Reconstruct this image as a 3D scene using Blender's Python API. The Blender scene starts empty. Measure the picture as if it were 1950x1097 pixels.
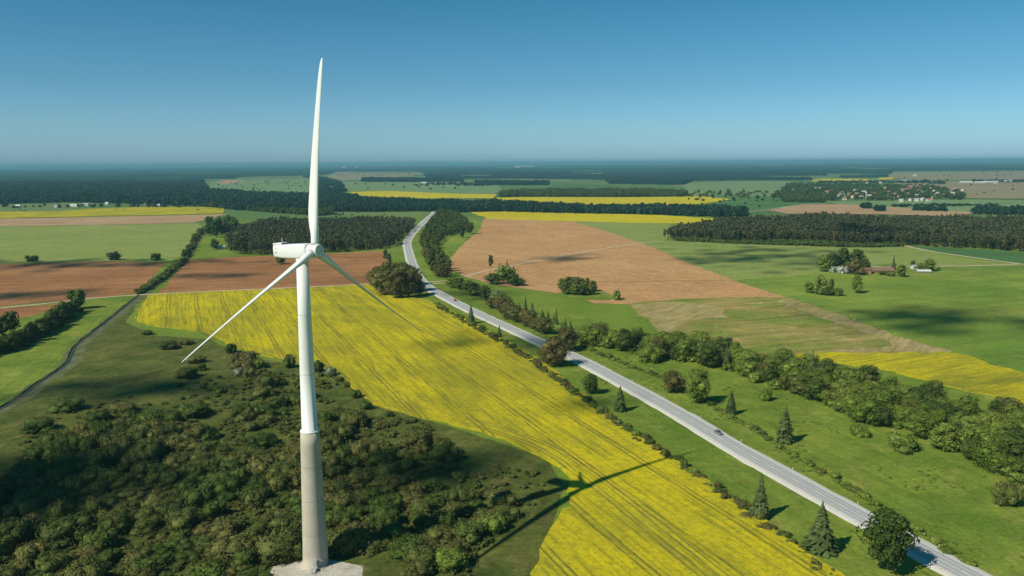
import bpy, math, random
import numpy as np
from mathutils import Matrix, Vector
from mathutils.geometry import tessellate_polygon

# ------------------------------------------------------------------ camera, sky, sun, exposure
S = bpy.context.scene
C = S.collection
CAM_H, FPX = 113.0, 1560.0          # eye height over the ground, focal length in pixels of a 1950 px wide picture
PITCH, ROLL = math.radians(8.70), math.radians(0.36)
F_ = np.array([0, math.cos(PITCH), -math.sin(PITCH)])
u0 = np.array([0, math.sin(PITCH), math.cos(PITCH)]); r0 = np.array([1.0, 0, 0])
R_ = r0*math.cos(ROLL) - u0*math.sin(ROLL); U_ = u0*math.cos(ROLL) + r0*math.sin(ROLL)
cd = bpy.data.cameras.new('camera'); cam = bpy.data.objects.new('camera', cd); C.objects.link(cam)
cd.sensor_width = 36.0; cd.lens = 36.0*FPX/1950; cd.clip_start = 1.0; cd.clip_end = 200000.0
cam.matrix_world = Matrix(((R_[0], U_[0], -F_[0], 0), (R_[1], U_[1], -F_[1], 0), (R_[2], U_[2], -F_[2], CAM_H), (0, 0, 0, 1)))
S.camera = cam

SUN_EL, SHADOW_AZ = math.radians(43.0), math.radians(54.0)   # shadows run right and away
SUN_AZ = SHADOW_AZ + math.pi
sun_dir = np.array([math.sin(SUN_AZ)*math.cos(SUN_EL), math.cos(SUN_AZ)*math.cos(SUN_EL), math.sin(SUN_EL)])
W = bpy.data.worlds.new('World'); S.world = W; W.use_nodes = True
nt = W.node_tree; bg = nt.nodes['Background']
sky = nt.nodes.new('ShaderNodeTexSky'); sky.sky_type = 'NISHITA'; sky.sun_disc = False
sky.sun_elevation = SUN_EL; sky.sun_rotation = SUN_AZ; sky.altitude = 0
sky.air_density = 1.0; sky.dust_density = 0.6; sky.ozone_density = 1.5
tint = nt.nodes.new('ShaderNodeMix'); tint.data_type = 'RGBA'; tint.blend_type = 'MULTIPLY'
tint.inputs['Factor'].default_value = 1.0
geo = nt.nodes.new('ShaderNodeTexCoord'); sepz = nt.nodes.new('ShaderNodeSeparateXYZ'); nt.links.new(geo.outputs['Generated'], sepz.inputs[0])
ramp = nt.nodes.new('ShaderNodeValToRGB'); nt.links.new(sepz.outputs[2], ramp.inputs[0]); e = ramp.color_ramp.elements
e[0].position = 0.0; e[0].color = (0.32, 0.55, 0.90, 1); e[1].position = 0.27; e[1].color = (0.045, 0.31, 0.335, 1)
k = e.new(0.09); k.color = (0.20, 0.40, 0.54, 1); k = e.new(0.035); k.color = (0.28, 0.49, 0.72, 1)
dbl = nt.nodes.new('ShaderNodeVectorMath'); dbl.operation = 'SCALE'; dbl.inputs['Scale'].default_value = 2.0
nt.links.new(ramp.outputs[0], dbl.inputs[0]); nt.links.new(dbl.outputs[0], tint.inputs['B'])
nt.links.new(sky.outputs[0], tint.inputs['A']); nt.links.new(tint.outputs['Result'], bg.inputs[0])
bg.inputs[1].default_value = 0.085
sd = bpy.data.lights.new('sun', 'SUN'); sd.energy = 4.8; sd.angle = math.radians(0.6); sd.color = (1.0, 0.93, 0.78)
sun = bpy.data.objects.new('sun', sd); C.objects.link(sun)
sun.rotation_euler = Vector(tuple(sun_dir)).to_track_quat('Z', 'Y').to_euler()
S.view_settings.view_transform = 'Standard'; S.view_settings.look = 'None'
S.view_settings.exposure = 0.0; S.view_settings.gamma = 1.0
S.render.engine = 'CYCLES'
S.cycles.max_bounces = 5; S.cycles.diffuse_bounces = 2; S.cycles.volume_bounces = 0; S.cycles.transparent_max_bounces = 8

# ------------------------------------------------------------------ helpers
def at(x, y, z=0.0):
    """ground point seen at a photograph pixel"""
    d = F_*FPX + R_*(x-975) - U_*(y-548.5)
    if d[2] > -2.9: d = d.copy(); d[2] = -2.9
    t = (z-CAM_H)/d[2]
    return np.array([0, 0, CAM_H]) + d*t
def height_for(x, yb, yt):
    g = at(x, yb); lo, hi = 0.0, 120.0
    for _ in range(30):
        m = (lo+hi)/2; d = np.array([g[0], g[1], m-CAM_H])
        y = 548.5 - FPX*(d@U_)/(d@F_)
        if y < yt: hi = m
        else: lo = m
    return lo
def px_of(P):
    d = np.asarray(P, float) - np.array([0, 0, CAM_H]); z = d@F_
    return 975 + FPX*(d@R_)/z, 548.5 - FPX*(d@U_)/z

def tag(o, label=None, cat=None, group=None, kind=None):
    if label: o['label'] = label
    if cat: o['category'] = cat
    if group: o['group'] = group
    if kind: o['kind'] = kind
    return o
def empty(name, loc=(0, 0, 0), rz=0.0, s=1.0):
    o = bpy.data.objects.new(name, None); C.objects.link(o)
    o.location = loc; o.rotation_euler = (0, 0, rz); o.scale = (s, s, s); o.empty_display_size = 0.5
    return o
def mesh_from(name, V, Fc, mats, smooth=False, midx=None, tint=None, uv=None):
    me = bpy.data.meshes.new(name)
    V = np.asarray(V, np.float32)
    if isinstance(Fc, np.ndarray):
        n, k = Fc.shape
        me.vertices.add(len(V)); me.vertices.foreach_set('co', V.ravel())
        me.loops.add(n*k); me.loops.foreach_set('vertex_index', Fc.astype(np.int32).ravel())
        me.polygons.add(n); me.polygons.foreach_set('loop_start', np.arange(0, n*k, k, dtype=np.int32))
        me.polygons.foreach_set('loop_total', np.full(n, k, np.int32))
        me.update(calc_edges=True)
    else:
        me.from_pydata(V.tolist(), [], [list(map(int, f)) for f in Fc])
    for m in (mats if isinstance(mats, (list, tuple)) else [mats]): me.materials.append(m)
    if midx is not None: me.polygons.foreach_set('material_index', np.asarray(midx, np.int32))
    if smooth: me.polygons.foreach_set('use_smooth', np.ones(len(me.polygons), bool))
    if tint is not None:
        a = me.attributes.new('tint', 'FLOAT', 'POINT'); a.data.foreach_set('value', np.asarray(tint, np.float32))
    if uv is not None:
        l = me.uv_layers.new(name='UVMap'); vi = np.zeros(len(me.loops), np.int32); me.loops.foreach_get('vertex_index', vi)
        l.data.foreach_set('uv', np.asarray(uv, np.float32)[vi].ravel())
    me.validate()
    return me
def link(name, me, parent=None):
    o = bpy.data.objects.new(name, me); C.objects.link(o)
    if parent is not None: o.parent = parent
    return o
class MB:
    def __init__(s): s.V = []; s.F = []
    def add(s, V, Fc):
        b = len(s.V); s.V += [tuple(v) for v in V]; s.F += [tuple(i+b for i in f) for f in Fc]; return s
    def box(s, c, d, M=None):
        x, y, z = d[0]/2, d[1]/2, d[2]/2
        V = [Vector((sx*x, sy*y, sz*z)) for sx in (-1, 1) for sy in (-1, 1) for sz in (-1, 1)]
        V = [(M @ v if M else v) + Vector(c) for v in V]
        return s.add(V, [(0, 1, 3, 2), (4, 6, 7, 5), (0, 4, 5, 1), (2, 3, 7, 6), (0, 2, 6, 4), (1, 5, 7, 3)])
    def lathe(s, prof, n=32, origin=(0, 0, 0), M=None, caps=True):
        V = []; Fc = []
        for r, z in prof:
            for i in range(n):
                a = 2*math.pi*i/n; v = Vector((r*math.cos(a), r*math.sin(a), z))
                V.append((M @ v if M else v) + Vector(origin))
        for j in range(len(prof)-1):
            for i in range(n): Fc.append((j*n+i, j*n+(i+1) % n, (j+1)*n+(i+1) % n, (j+1)*n+i))
        if caps: Fc.append(tuple(range(n))[::-1]); Fc.append(tuple((len(prof)-1)*n+i for i in range(n)))
        return s.add(V, Fc)
    def tube(s, p0, p1, r0, r1, n=8):
        p0, p1 = Vector(p0), Vector(p1); q = (p1-p0).to_track_quat('Z', 'Y').to_matrix()
        return s.lathe([(r0, 0), (r1, (p1-p0).length)], n, p0, q)
    def prism(s, pts, x0, x1, axis='x'):
        n = len(pts); V = [(x0, a, b) for a, b in pts] + [(x1, a, b) for a, b in pts]
        Fc = [tuple(range(n))[::-1], tuple(range(n, 2*n))] + [(i, (i+1) % n, n+(i+1) % n, n+i) for i in range(n)]
        return s.add(V, Fc)
    def build(s, name, mat, parent=None, smooth=False, bevel=0):
        me = mesh_from(name, s.V, s.F, mat, smooth)
        o = link(name, me, parent)
        if bevel:
            b = o.modifiers.new('bevel', 'BEVEL'); b.width = bevel; b.segments = 2; b.limit_method = 'ANGLE'
        return o

# ------------------------------------------------------------------ materials
def new_mat(name, rough=0.9, spec=0.2):
    m = bpy.data.materials.new(name); m.use_nodes = True; n = m.node_tree
    b = n.nodes['Principled BSDF']; b.inputs['Roughness'].default_value = rough; b.inputs['Specular IOR Level'].default_value = spec
    return m, n, b
def N(n, t, **kw):
    x = n.nodes.new(t)
    for k, v in kw.items(): setattr(x, k, v)
    return x
def mth(n, op, a, b=None, clamp=False):
    x = N(n, 'ShaderNodeMath', operation=op); x.use_clamp = clamp
    for i, v in enumerate((a, b)):
        if v is None: continue
        if isinstance(v, (int, float)): x.inputs[i].default_value = v
        else: n.links.new(v, x.inputs[i])
    return x.outputs[0]
def noise(n, vec, scale, detail=4, rough=0.55, dist=0.0):
    x = N(n, 'ShaderNodeTexNoise'); x.inputs['Scale'].default_value = scale; x.inputs['Detail'].default_value = detail
    x.inputs['Roughness'].default_value = rough; x.inputs['Distortion'].default_value = dist
    if vec is not None: n.links.new(vec, x.inputs['Vector'])
    return x.outputs['Fac']
def rng_(n, v, a, b, c=0.0, d=1.0):
    x = N(n, 'ShaderNodeMapRange'); n.links.new(v, x.inputs[0])
    for i, q in enumerate((a, b, c, d)): x.inputs[i+1].default_value = q
    return x.outputs[0]
def mixc(n, f, a, b, mode='MIX'):
    x = N(n, 'ShaderNodeMix', data_type='RGBA', blend_type=mode)
    if isinstance(f, (int, float)): x.inputs['Factor'].default_value = f
    else: n.links.new(f, x.inputs['Factor'])
    for k, v in (('A', a), ('B', b)):
        if isinstance(v, tuple): x.inputs[k].default_value = (*v, 1)
        else: n.links.new(v, x.inputs[k])
    return x.outputs['Result']
def gain(n, col, v):
    x = N(n, 'ShaderNodeVectorMath', operation='SCALE'); n.links.new(col, x.inputs[0]); n.links.new(v, x.inputs['Scale'])
    return x.outputs[0]
def coords(n, ang=None, sx=1.0, sy=1.0):
    t = N(n, 'ShaderNodeTexCoord').outputs['Object']
    if ang is None: return t
    r = N(n, 'ShaderNodeVectorRotate', rotation_type='Z_AXIS'); r.inputs['Angle'].default_value = ang; n.links.new(t, r.inputs[0])
    m = N(n, 'ShaderNodeMapping'); m.inputs['Scale'].default_value = (sx, sy, 1); n.links.new(r.outputs[0], m.inputs[0])
    return m.outputs[0]
def bump(n, b, h, strength, dist):
    x = N(n, 'ShaderNodeBump'); x.inputs['Strength'].default_value = strength; x.inputs['Distance'].default_value = dist
    n.links.new(h, x.inputs['Height']); n.links.new(x.outputs[0], b.inputs['Normal'])

def field_mat(name, ca, cb, cc=None, patch=70, fine=2.5, ang=0.0, streak=0.25, swid=3.0, slen=120.0, bmp=0.5, mid=0.13):
    """open ground: two tones in big patches, a third in small ones, working streaks along one direction"""
    m, n, b = new_mat(name, 0.95, 0.1)
    t = coords(n)
    p = rng_(n, noise(n, t, 1.0/patch, 6, 0.6), 0.36, 0.64)
    col = mixc(n, p, ca, cb)
    if cc is not None:
        q = rng_(n, noise(n, t, 2.7/patch, 7, 0.65, 0.6), 0.55, 0.70)
        col = mixc(n, mth(n, 'MULTIPLY', q, 0.8), col, cc)
    st = noise(n, coords(n, ang, 1.0/swid, 1.0/slen), 1.0, 3, 0.6)
    col = gain(n, col, rng_(n, st, 0.3, 0.7, 1-streak, 1+streak))
    md = noise(n, t, 6.0/patch, 6, 0.7, 0.8)
    col = gain(n, col, rng_(n, md, 0.3, 0.7, 1-mid, 1+mid))
    fn = noise(n, t, 1.0/fine, 6, 0.75)
    col = gain(n, col, rng_(n, fn, 0.25, 0.75, 0.62, 1.38))
    n.links.new(col, b.inputs['Base Color'])
    bump(n, b, fn, bmp, 0.6)
    return m
def rape_mat(name, ang=-22.2, tram=21.0, tram_off=0.0, green=0.45, patch=55):
    m, n, b = new_mat(name, 0.95, 0.05)
    t = coords(n); a = math.radians(ang)
    rt = coords(n, a, 1, 1)                         # x across the rows, y along them
    sp = N(n, 'ShaderNodeSeparateXYZ'); n.links.new(rt, sp.inputs[0])
    yel, yel2, grn, soil = (0.62, 0.50, 0.010), (0.48, 0.41, 0.018), (0.16, 0.175, 0.024), (0.10, 0.095, 0.03)
    col = mixc(n, rng_(n, noise(n, t, 1/28.0, 6, 0.65), 0.35, 0.65), yel, yel2)
    gm = noise(n, coords(n, a, 1.0/patch, 0.45/patch), 1.0, 7, 0.68, 0.4)
    col = mixc(n, rng_(n, gm, 0.46, 0.72, 0.0, green*1.5), col, grn)
    rows = noise(n, coords(n, a, 1/1.7, 1/38.0), 1.0, 4, 0.7)
    col = mixc(n, rng_(n, rows, 0.44, 0.70, 0.0, 0.85 if green > 0.3 else 0.3), col, grn)
    clump = noise(n, t, 0.42, 5, 0.8)
    col = mixc(n, rng_(n, clump, 0.46, 0.76, 0.0, 0.85 if green > 0.3 else 0.3), col, grn)
    if tram:
        x = sp.outputs[0]
        wob = mth(n, 'MULTIPLY', mth(n, 'SUBTRACT', noise(n, coords(n, a, 1/200.0, 1/30.0), 1.0, 2), 0.5), 2.0)
        x = mth(n, 'ADD', mth(n, 'ADD', x, wob), tram_off)
        f = mth(n, 'ABSOLUTE', mth(n, 'SUBTRACT', mth(n, 'MULTIPLY', mth(n, 'FRACT', mth(n, 'DIVIDE', x, tram)), tram), tram/2))
        line = rng_(n, mth(n, 'ABSOLUTE', mth(n, 'SUBTRACT', f, 1.1)), 0.18, 0.50, 0.85, 0.0)
        brk = rng_(n, noise(n, coords(n, a, 1/3.0, 1/14.0), 1.0, 4, 0.7), 0.32, 0.55, 0.1, 0.9)
        col = mixc(n, mth(n, 'MULTIPLY', line, brk, True), col, soil)
    col = gain(n, col, rng_(n, noise(n, t, 1.6, 3, 0.8), 0.25, 0.75, 0.7, 1.3))
    n.links.new(col, b.inputs['Base Color'])
    bump(n, b, clump, 0.6, 0.8)
    return m
def leaf_mat(name, ca, cb, cc, var=0.35):
    m, n, b = new_mat(name, 0.75, 0.15)
    att = N(n, 'ShaderNodeAttribute', attribute_name='tint').outputs['Fac']
    oi = N(n, 'ShaderNodeObjectInfo').outputs['Random']
    r = mth(n, 'FRACT', mth(n, 'ADD', att, oi))
    isl = N(n, 'ShaderNodeNewGeometry').outputs['Random Per Island']
    ramp = N(n, 'ShaderNodeValToRGB'); e = ramp.color_ramp.elements
    e[0].color = (*ca, 1); e[1].color = (*cc, 1); e[1].position = 1.0; k = e.new(0.5); k.color = (*cb, 1)
    n.links.new(r, ramp.inputs[0])
    cl = noise(n, N(n, 'ShaderNodeTexCoord').outputs['Object'], 0.7, 3, 0.6)
    col = gain(n, ramp.outputs[0], rng_(n, isl, 0, 1, 1-var, 1+var))
    col = gain(n, col, rng_(n, cl, 0.3, 0.7, 0.75, 1.25))
    n.links.new(col, b.inputs['Base Color'])
    b.inputs['Subsurface Weight'].default_value = 0.0
    return m
def flat_mat(name, c, rough=0.6, spec=0.3, var=0.12, scale=1.0, metal=0.0):
    m, n, b = new_mat(name, rough, spec)
    t = coords(n)
    col = mixc(n, rng_(n, noise(n, t, scale, 5, 0.6), 0.3, 0.7), tuple(x*(1-var) for x in c), tuple(min(1, x*(1+var)) for x in c))
    n.links.new(col, b.inputs['Base Color']); b.inputs['Metallic'].default_value = metal
    return m

M = {}
M['grass'] = field_mat('grass', (0.105, 0.170, 0.020), (0.190, 0.240, 0.034), (0.27, 0.26, 0.06), patch=45, fine=1.5, ang=-0.29, streak=0.13, swid=2.4, slen=90, mid=0.22)
M['rough_grass'] = field_mat('rough_grass', (0.062, 0.088, 0.016), (0.125, 0.135, 0.030), (0.175, 0.150, 0.055), patch=24, fine=1.8, ang=0.4, streak=0.2, swid=5, slen=22, bmp=0.9, mid=0.3)
M['vivid'] = field_mat('vivid_meadow', (0.120, 0.200, 0.026), (0.205, 0.265, 0.040), (0.27, 0.285, 0.050), patch=130, fine=3, ang=1.2, streak=0.12, swid=12, slen=160)
M['olive'] = field_mat('olive_field', (0.20, 0.255, 0.060), (0.245, 0.28, 0.075), None, patch=180, fine=4, ang=1.1, streak=0.08, swid=8, slen=200)
M['darkgreen'] = field_mat('dark_green_field', (0.065, 0.145, 0.045), (0.085, 0.17, 0.05), None, patch=180, fine=4, ang=1.1, streak=0.1, swid=8, slen=200)
M['tan'] = field_mat('ploughed_tan', (0.42, 0.235, 0.100), (0.48, 0.28, 0.125), (0.34, 0.19, 0.078), patch=160, fine=5, ang=-0.5, streak=0.10, swid=6, slen=250, bmp=0.3)
M['brown'] = field_mat('ploughed_brown', (0.26, 0.120, 0.048), (0.34, 0.170, 0.070), (0.21, 0.098, 0.042), patch=110, fine=4, ang=1.45, streak=0.16, swid=9, slen=180, bmp=0.3)
M['palebrown'] = field_mat('pale_brown', (0.36, 0.235, 0.13), (0.42, 0.28, 0.16), (0.26, 0.19, 0.09), patch=160, fine=6, ang=1.45, streak=0.2, swid=10, slen=200, bmp=0.3)
M['stubble'] = field_mat('stubble', (0.140, 0.205, 0.028), (0.31, 0.235, 0.080), (0.42, 0.31, 0.12), patch=50, fine=2.4, ang=1.25, streak=0.22, swid=7, slen=60)
M['straw'] = field_mat('straw', (0.38, 0.29, 0.14), (0.28, 0.235, 0.08), (0.18, 0.20, 0.045), patch=30, fine=1.6, ang=0.6, streak=0.25, swid=3, slen=30)
M['greygreen'] = field_mat('grey_green_field', (0.15, 0.225, 0.09), (0.175, 0.25, 0.105), None, patch=300, fine=10, ang=1.5, streak=0.1, swid=20, slen=400)
M['greytan'] = field_mat('grey_tan_field', (0.24, 0.20, 0.11), (0.28, 0.23, 0.13), (0.15, 0.18, 0.07), patch=260, fine=10, ang=1.5, streak=0.12, swid=20, slen=400)
M['rape'] = rape_mat('rapeseed')
M['rape_far'] = rape_mat('rapeseed_far', tram=0, green=0.15, patch=120)
M['rape_thin'] = rape_mat('rapeseed_thin', ang=60, tram=0, green=0.75, patch=45)
M['dirt'] = field_mat('dirt_track', (0.55, 0.47, 0.34), (0.46, 0.38, 0.26), None, patch=12, fine=0.8, streak=0.05, bmp=0.2)
M['gravel'] = field_mat('gravel', (0.52, 0.49, 0.43), (0.42, 0.39, 0.32), (0.22, 0.22, 0.12), patch=9, fine=0.5, streak=0.05, bmp=0.3)
M['soil'] = field_mat('bare_soil', (0.130, 0.135, 0.036), (0.190, 0.160, 0.058), (0.10, 0.13, 0.03), patch=14, fine=1.6, ang=-0.38, streak=0.2, swid=2, slen=40)
# far plain: patchwork of farmland
m, n, b = new_mat('far_plain', 0.95, 0.05); t = coords(n)
vo = N(n, 'ShaderNodeTexVoronoi'); vo.inputs['Scale'].default_value = 1/520.0; n.links.new(t, vo.inputs['Vector'])
sx = N(n, 'ShaderNodeSeparateColor'); n.links.new(vo.outputs['Color'], sx.inputs[0])
rp = N(n, 'ShaderNodeValToRGB'); rp.color_ramp.interpolation = 'CONSTANT'; e = rp.color_ramp.elements
e[0].color = (0.10, 0.17, 0.05, 1); e[1].position = 0.35; e[1].color = (0.14, 0.20, 0.07, 1)
for p_, c_ in ((0.6, (0.08, 0.15, 0.045, 1)), (0.78, (0.20, 0.22, 0.09, 1)), (0.92, (0.28, 0.22, 0.13, 1))):
    k = e.new(p_); k.color = c_
n.links.new(sx.outputs[0], rp.inputs[0])
near = mixc(n, rng_(n, noise(n, t, 1/70.0, 6, 0.6), 0.35, 0.65), (0.110, 0.180, 0.022), (0.180, 0.240, 0.036))
ln = N(n, 'ShaderNodeVectorMath', operation='LENGTH'); n.links.new(t, ln.inputs[0])
col = mixc(n, rng_(n, ln.outputs['Value'], 1500, 1900), near, rp.outputs[0])
col = gain(n, col, rng_(n, noise(n, t, 1/2.5, 6, 0.75), 0.25, 0.75, 0.65, 1.35))
n.links.new(col, b.inputs['Base Color']); M['plain'] = m

M['leaf_green'] = leaf_mat('leaf_green', (0.09, 0.135, 0.018), (0.13, 0.18, 0.026), (0.165, 0.21, 0.036))
M['leaf_dark'] = leaf_mat('leaf_dark', (0.044, 0.074, 0.012), (0.062, 0.094, 0.016), (0.085, 0.118, 0.022))
M['leaf_olive'] = leaf_mat('leaf_olive', (0.066, 0.090, 0.018), (0.100, 0.114, 0.026), (0.128, 0.124, 0.034))
M['leaf_brown'] = leaf_mat('leaf_brown', (0.09, 0.082, 0.024), (0.115, 0.1, 0.03), (0.105, 0.112, 0.028))
M['leaf_silver'] = leaf_mat('leaf_silver', (0.13, 0.17, 0.08), (0.17, 0.20, 0.11), (0.21, 0.23, 0.14))
M['needle'] = leaf_mat('needle', (0.045, 0.075, 0.018), (0.06, 0.092, 0.024), (0.08, 0.105, 0.032))
M['pine_needle'] = leaf_mat('pine_needle', (0.044, 0.062, 0.02), (0.068, 0.08, 0.03), (0.092, 0.09, 0.042), 0.45)
M['wood_far'] = leaf_mat('wood_far', (0.008, 0.030, 0.020), (0.016, 0.046, 0.028), (0.036, 0.080, 0.036), 0.4)
M['blossom'] = leaf_mat('blossom', (0.35, 0.37, 0.30), (0.42, 0.43, 0.36), (0.22, 0.27, 0.14))
M['bark'] = flat_mat('bark', (0.10, 0.075, 0.05), 0.95, 0.1, 0.3, 2.0)
M['pine_bark'] = flat_mat('pine_bark', (0.20, 0.12, 0.075), 0.95, 0.1, 0.3, 1.0)

# ------------------------------------------------------------------ ground sheets
rs = np.random.RandomState(5)
def rough_edge(P, seg, amp, seed=0):
    r = np.random.RandomState(seed); out = []
    for i in range(len(P)):
        a, b_ = P[i], P[(i+1) % len(P)]; L = np.linalg.norm(b_-a); k = max(1, min(60, int(L/seg)))
        for j in range(k):
            p = a+(b_-a)*j/k; out.append(p + (r.normal(size=2)*amp if j else r.normal(size=2)*amp*0.3))
    return np.array(out)
def sheet(name, px, z, mat, thick=0.0, amp=None, label=None, cat=None, kind='structure', seed=1):
    P = np.array([at(x, y)[:2] for x, y in px]); D = np.median(np.linalg.norm(P, axis=1))
    seg = max(5, D/70.0); amp = seg*0.10 if amp is None else amp
    Q = rough_edge(P, seg, amp, seed)
    tri = tessellate_polygon([[Vector((q[0], q[1], 0)) for q in Q]])
    n_ = len(Q); V = [(q[0], q[1], z+thick) for q in Q]; Fc = []
    for a, b_, c in tri:
        A, B, Cc = Q[a], Q[b_], Q[c]
        if (B[0]-A[0])*(Cc[1]-A[1])-(B[1]-A[1])*(Cc[0]-A[0]) < 0: b_, c = c, b_
        Fc.append((a, b_, c))
    if thick:
        V += [(q[0], q[1], -0.05) for q in Q]
        Fc += [(i, (i+1) % n_, n_+(i+1) % n_, n_+i) for i in range(n_)]
    o = link(name, mesh_from(name, V, Fc, mat)); tag(o, label, cat, None, kind); return o
def smooth_line(P, step):
    P = np.array(P, float); out = []
    Q = np.vstack([2*P[0]-P[1], P, 2*P[-1]-P[-2]])
    for i in range(1, len(Q)-2):
        a, b_, c, d = Q[i-1], Q[i], Q[i+1], Q[i+2]; k = max(2, int(np.linalg.norm(c-b_)/step))
        for j in range(k):
            t_ = j/k; out.append(0.5*((2*b_)+(-a+c)*t_+(2*a-5*b_+4*c-d)*t_*t_+(-a+3*b_-3*c+d)*t_**3))
    out.append(P[-1]); return np.array(out)
def ribbon(name, line, prof, mat, label=None, cat=None, kind='structure', jit=0.0, parent=None):
    """sweep of a cross-section [(offset, z)] along a ground line"""
    L = np.array(line); T = np.gradient(L, axis=0); T /= np.linalg.norm(T, axis=1)[:, None]; Nn = np.stack([T[:, 1], -T[:, 0]], 1)
    s = np.concatenate([[0], np.cumsum(np.linalg.norm(np.diff(L, axis=0), axis=1))])
    k = len(prof); V = []; UV = []; r = np.random.RandomState(len(L))
    for i in range(len(L)):
        for j, (o_, z) in enumerate(prof):
            e_ = r.normal()*jit if j in (0, k-1) else 0
            p = L[i]+Nn[i]*(o_+e_); V.append((p[0], p[1], z)); UV.append((o_, s[i]))
    Fc = np.array([(i*k+j, i*k+j+1, (i+1)*k+j+1, (i+1)*k+j) for i in range(len(L)-1) for j in range(k-1)])
    me = mesh_from(name, V, Fc, mat, uv=UV)
    if me.polygons[0].normal.z < 0: me.flip_normals()
    o = link(name, me, parent); tag(o, label, cat, None, kind); return o

# one sheet out to the horizon
Vg = [(0, 0, 0)]; Fg = []
rad = [150, 400, 900, 1800, 3500, 7000, 14000, 26000, 45000, 80000]; na = 144
for r_ in rad:
    for i in range(na): Vg.append((r_*math.sin(2*math.pi*i/na), r_*math.cos(2*math.pi*i/na), 0))
for i in range(na): Fg.append((0, 1+(i+1) % na, 1+i))
for j in range(len(rad)-1):
    for i in range(na):
        a = 1+j*na+i; b_ = 1+j*na+(i+1) % na; Fg.append((a, b_, b_+na, a+na))
tag(link('ground', mesh_from('ground', Vg, Fg, M['plain'])), kind='structure')

Z1, Z2, Z3, Z4 = 0.05, 0.09, 0.13, 0.17
# near rough pasture left of the crop
sheet('rough_pasture', [(265, 566), (255, 590), (240, 615), (300, 640), (390, 645), (430, 660), (500, 685), (600, 700), (660, 720), (700, 770), (850, 810), (1035, 872), (1075, 925), (1050, 1000), (1000, 1130), (400, 1500), (-500, 1300), (-300, 860), (-60, 800), (90, 735), (140, 690), (165, 650), (205, 615)], Z1, M['rough_grass'])
sheet('meadow', [(-60, 615), (60, 600), (175, 575), (260, 565), (200, 614), (145, 655), (130, 690), (85, 730), (0, 782), (-120, 830), (-200, 700)], Z1, M['grass'], seed=3)
sheet('verge', [(800, 560), (840, 575), (935, 630), (1105, 742), (1300, 880), (1480, 1010), (1700, 1200), (2300, 1300), (2200, 950), (1950, 760), (1500, 700), (1250, 640), (1100, 600), (900, 545), (830, 530)], Z1, M['grass'], seed=4)
# left half
sheet('olive_field', [(-80, 432), (0, 431), (230, 428), (372, 425), (388, 432), (384, 442), (355, 480), (322, 500), (290, 497), (200, 497), (0, 504), (-80, 506)], Z1, M['olive'], seed=5)
sheet('ploughed_field', [(-80, 506), (0, 503), (200, 498), (318, 500), (258, 559), (160, 570), (0, 584), (-80, 592)], Z2, M['brown'], seed=6)
sheet('ploughed_field', [(357, 497), (432, 490), (520, 487), (729, 478), (736, 500), (739, 537), (700, 541), (560, 548), (300, 558)], Z2, M['brown'], seed=7)
sheet('ploughed_field', [(-80, 594), (0, 588), (90, 581), (160, 575), (60, 602), (0, 612), (-80, 622)], Z2, M['brown'], seed=8)
sheet('ploughed_strip', [(-80, 419), (0, 417), (200, 413), (400, 409), (430, 408), (400, 418), (372, 424), (230, 428), (0, 431), (-80, 433)], 0.3, M['palebrown'], seed=9)
sheet('rapeseed_strip', [(-80, 405), (0, 404), (100, 403), (190, 397), (300, 394.5), (430, 396), (425, 407), (200, 412), (0, 416.5), (-80, 418)], 0.6, M['rape_thin'], 0.5, seed=10, kind='stuff', label='narrow yellow rapeseed strip in front of the far left wood', cat='rapeseed crop')
sheet('far_meadow', [(400, 346), (590, 340), (640, 343), (600, 366), (590, 372), (480, 369), (400, 362)], 0.5, M['greygreen'], seed=11)
sheet('far_ploughed_field', [(418, 350), (410, 347), (425, 343.5), (470, 343), (450, 348), (435, 351)], 1.2, M['palebrown'], seed=12)
# main crop
sheet('rapeseed_crop', [(285, 563), (340, 559), (560, 550), (700, 543), (716, 543), (745, 562), (800, 570), (835, 580), (930, 632), (1000, 670), (1050, 702), (1100, 745), (1200, 818), (1300, 884), (1370, 934), (1480, 1014), (1600, 1094), (1800, 1230), (1500, 1400), (1100, 1250), (1010, 1097), (1050, 1010), (1085, 950), (1078, 905), (1030, 870), (960, 838), (850, 806), (750, 784), (700, 762), (668, 738), (655, 712), (600, 697), (500, 678), (430, 654), (385, 632), (300, 622), (262, 612), (262, 590)],
      0.0, M['rape'], 0.7, amp=1.1, label='large bright yellow rapeseed field with dark tramlines behind the wind turbine', cat='rapeseed crop', kind='stuff', seed=13)
# right half
sheet('olive_field', [(930, 414), (1100, 420), (1270, 426), (1290, 440), (1265, 458), (1450, 465), (1640, 471), (1730, 470), (1800, 486), (1900, 499), (1960, 507), (2050, 515), (1960, 505), (1790, 509), (1660, 510), (1560, 522), (1400, 535), (1300, 500), (1140, 440)], Z1, M['olive'], seed=15)
sheet('green_field', [(1720, 468), (1870, 475), (2080, 490), (2080, 520), (1960, 503), (1900, 496), (1800, 483)], 0.09, M['darkgreen'], seed=16)
sheet('green_meadow', [(1390, 535), (1560, 520), (1660, 511), (1790, 509), (1960, 506), (2150, 520), (2200, 800), (1960, 725), (1860, 690), (1815, 673), (1700, 638), (1600, 600), (1500, 568)], 0.09, M['vivid'], seed=17)
sheet('ploughed_field', [(922, 416), (1000, 419), (1090, 422), (1142, 436), (1240, 470), (1300, 497), (1400, 535), (1502, 568), (1440, 567), (1300, 570), (1230, 575), (1195, 580), (1130, 578), (1085, 563), (1000, 550), (930, 540), (880, 526), (852, 507), (860, 490), (885, 462), (912, 440)], Z3, M['tan'], seed=18)
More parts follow.
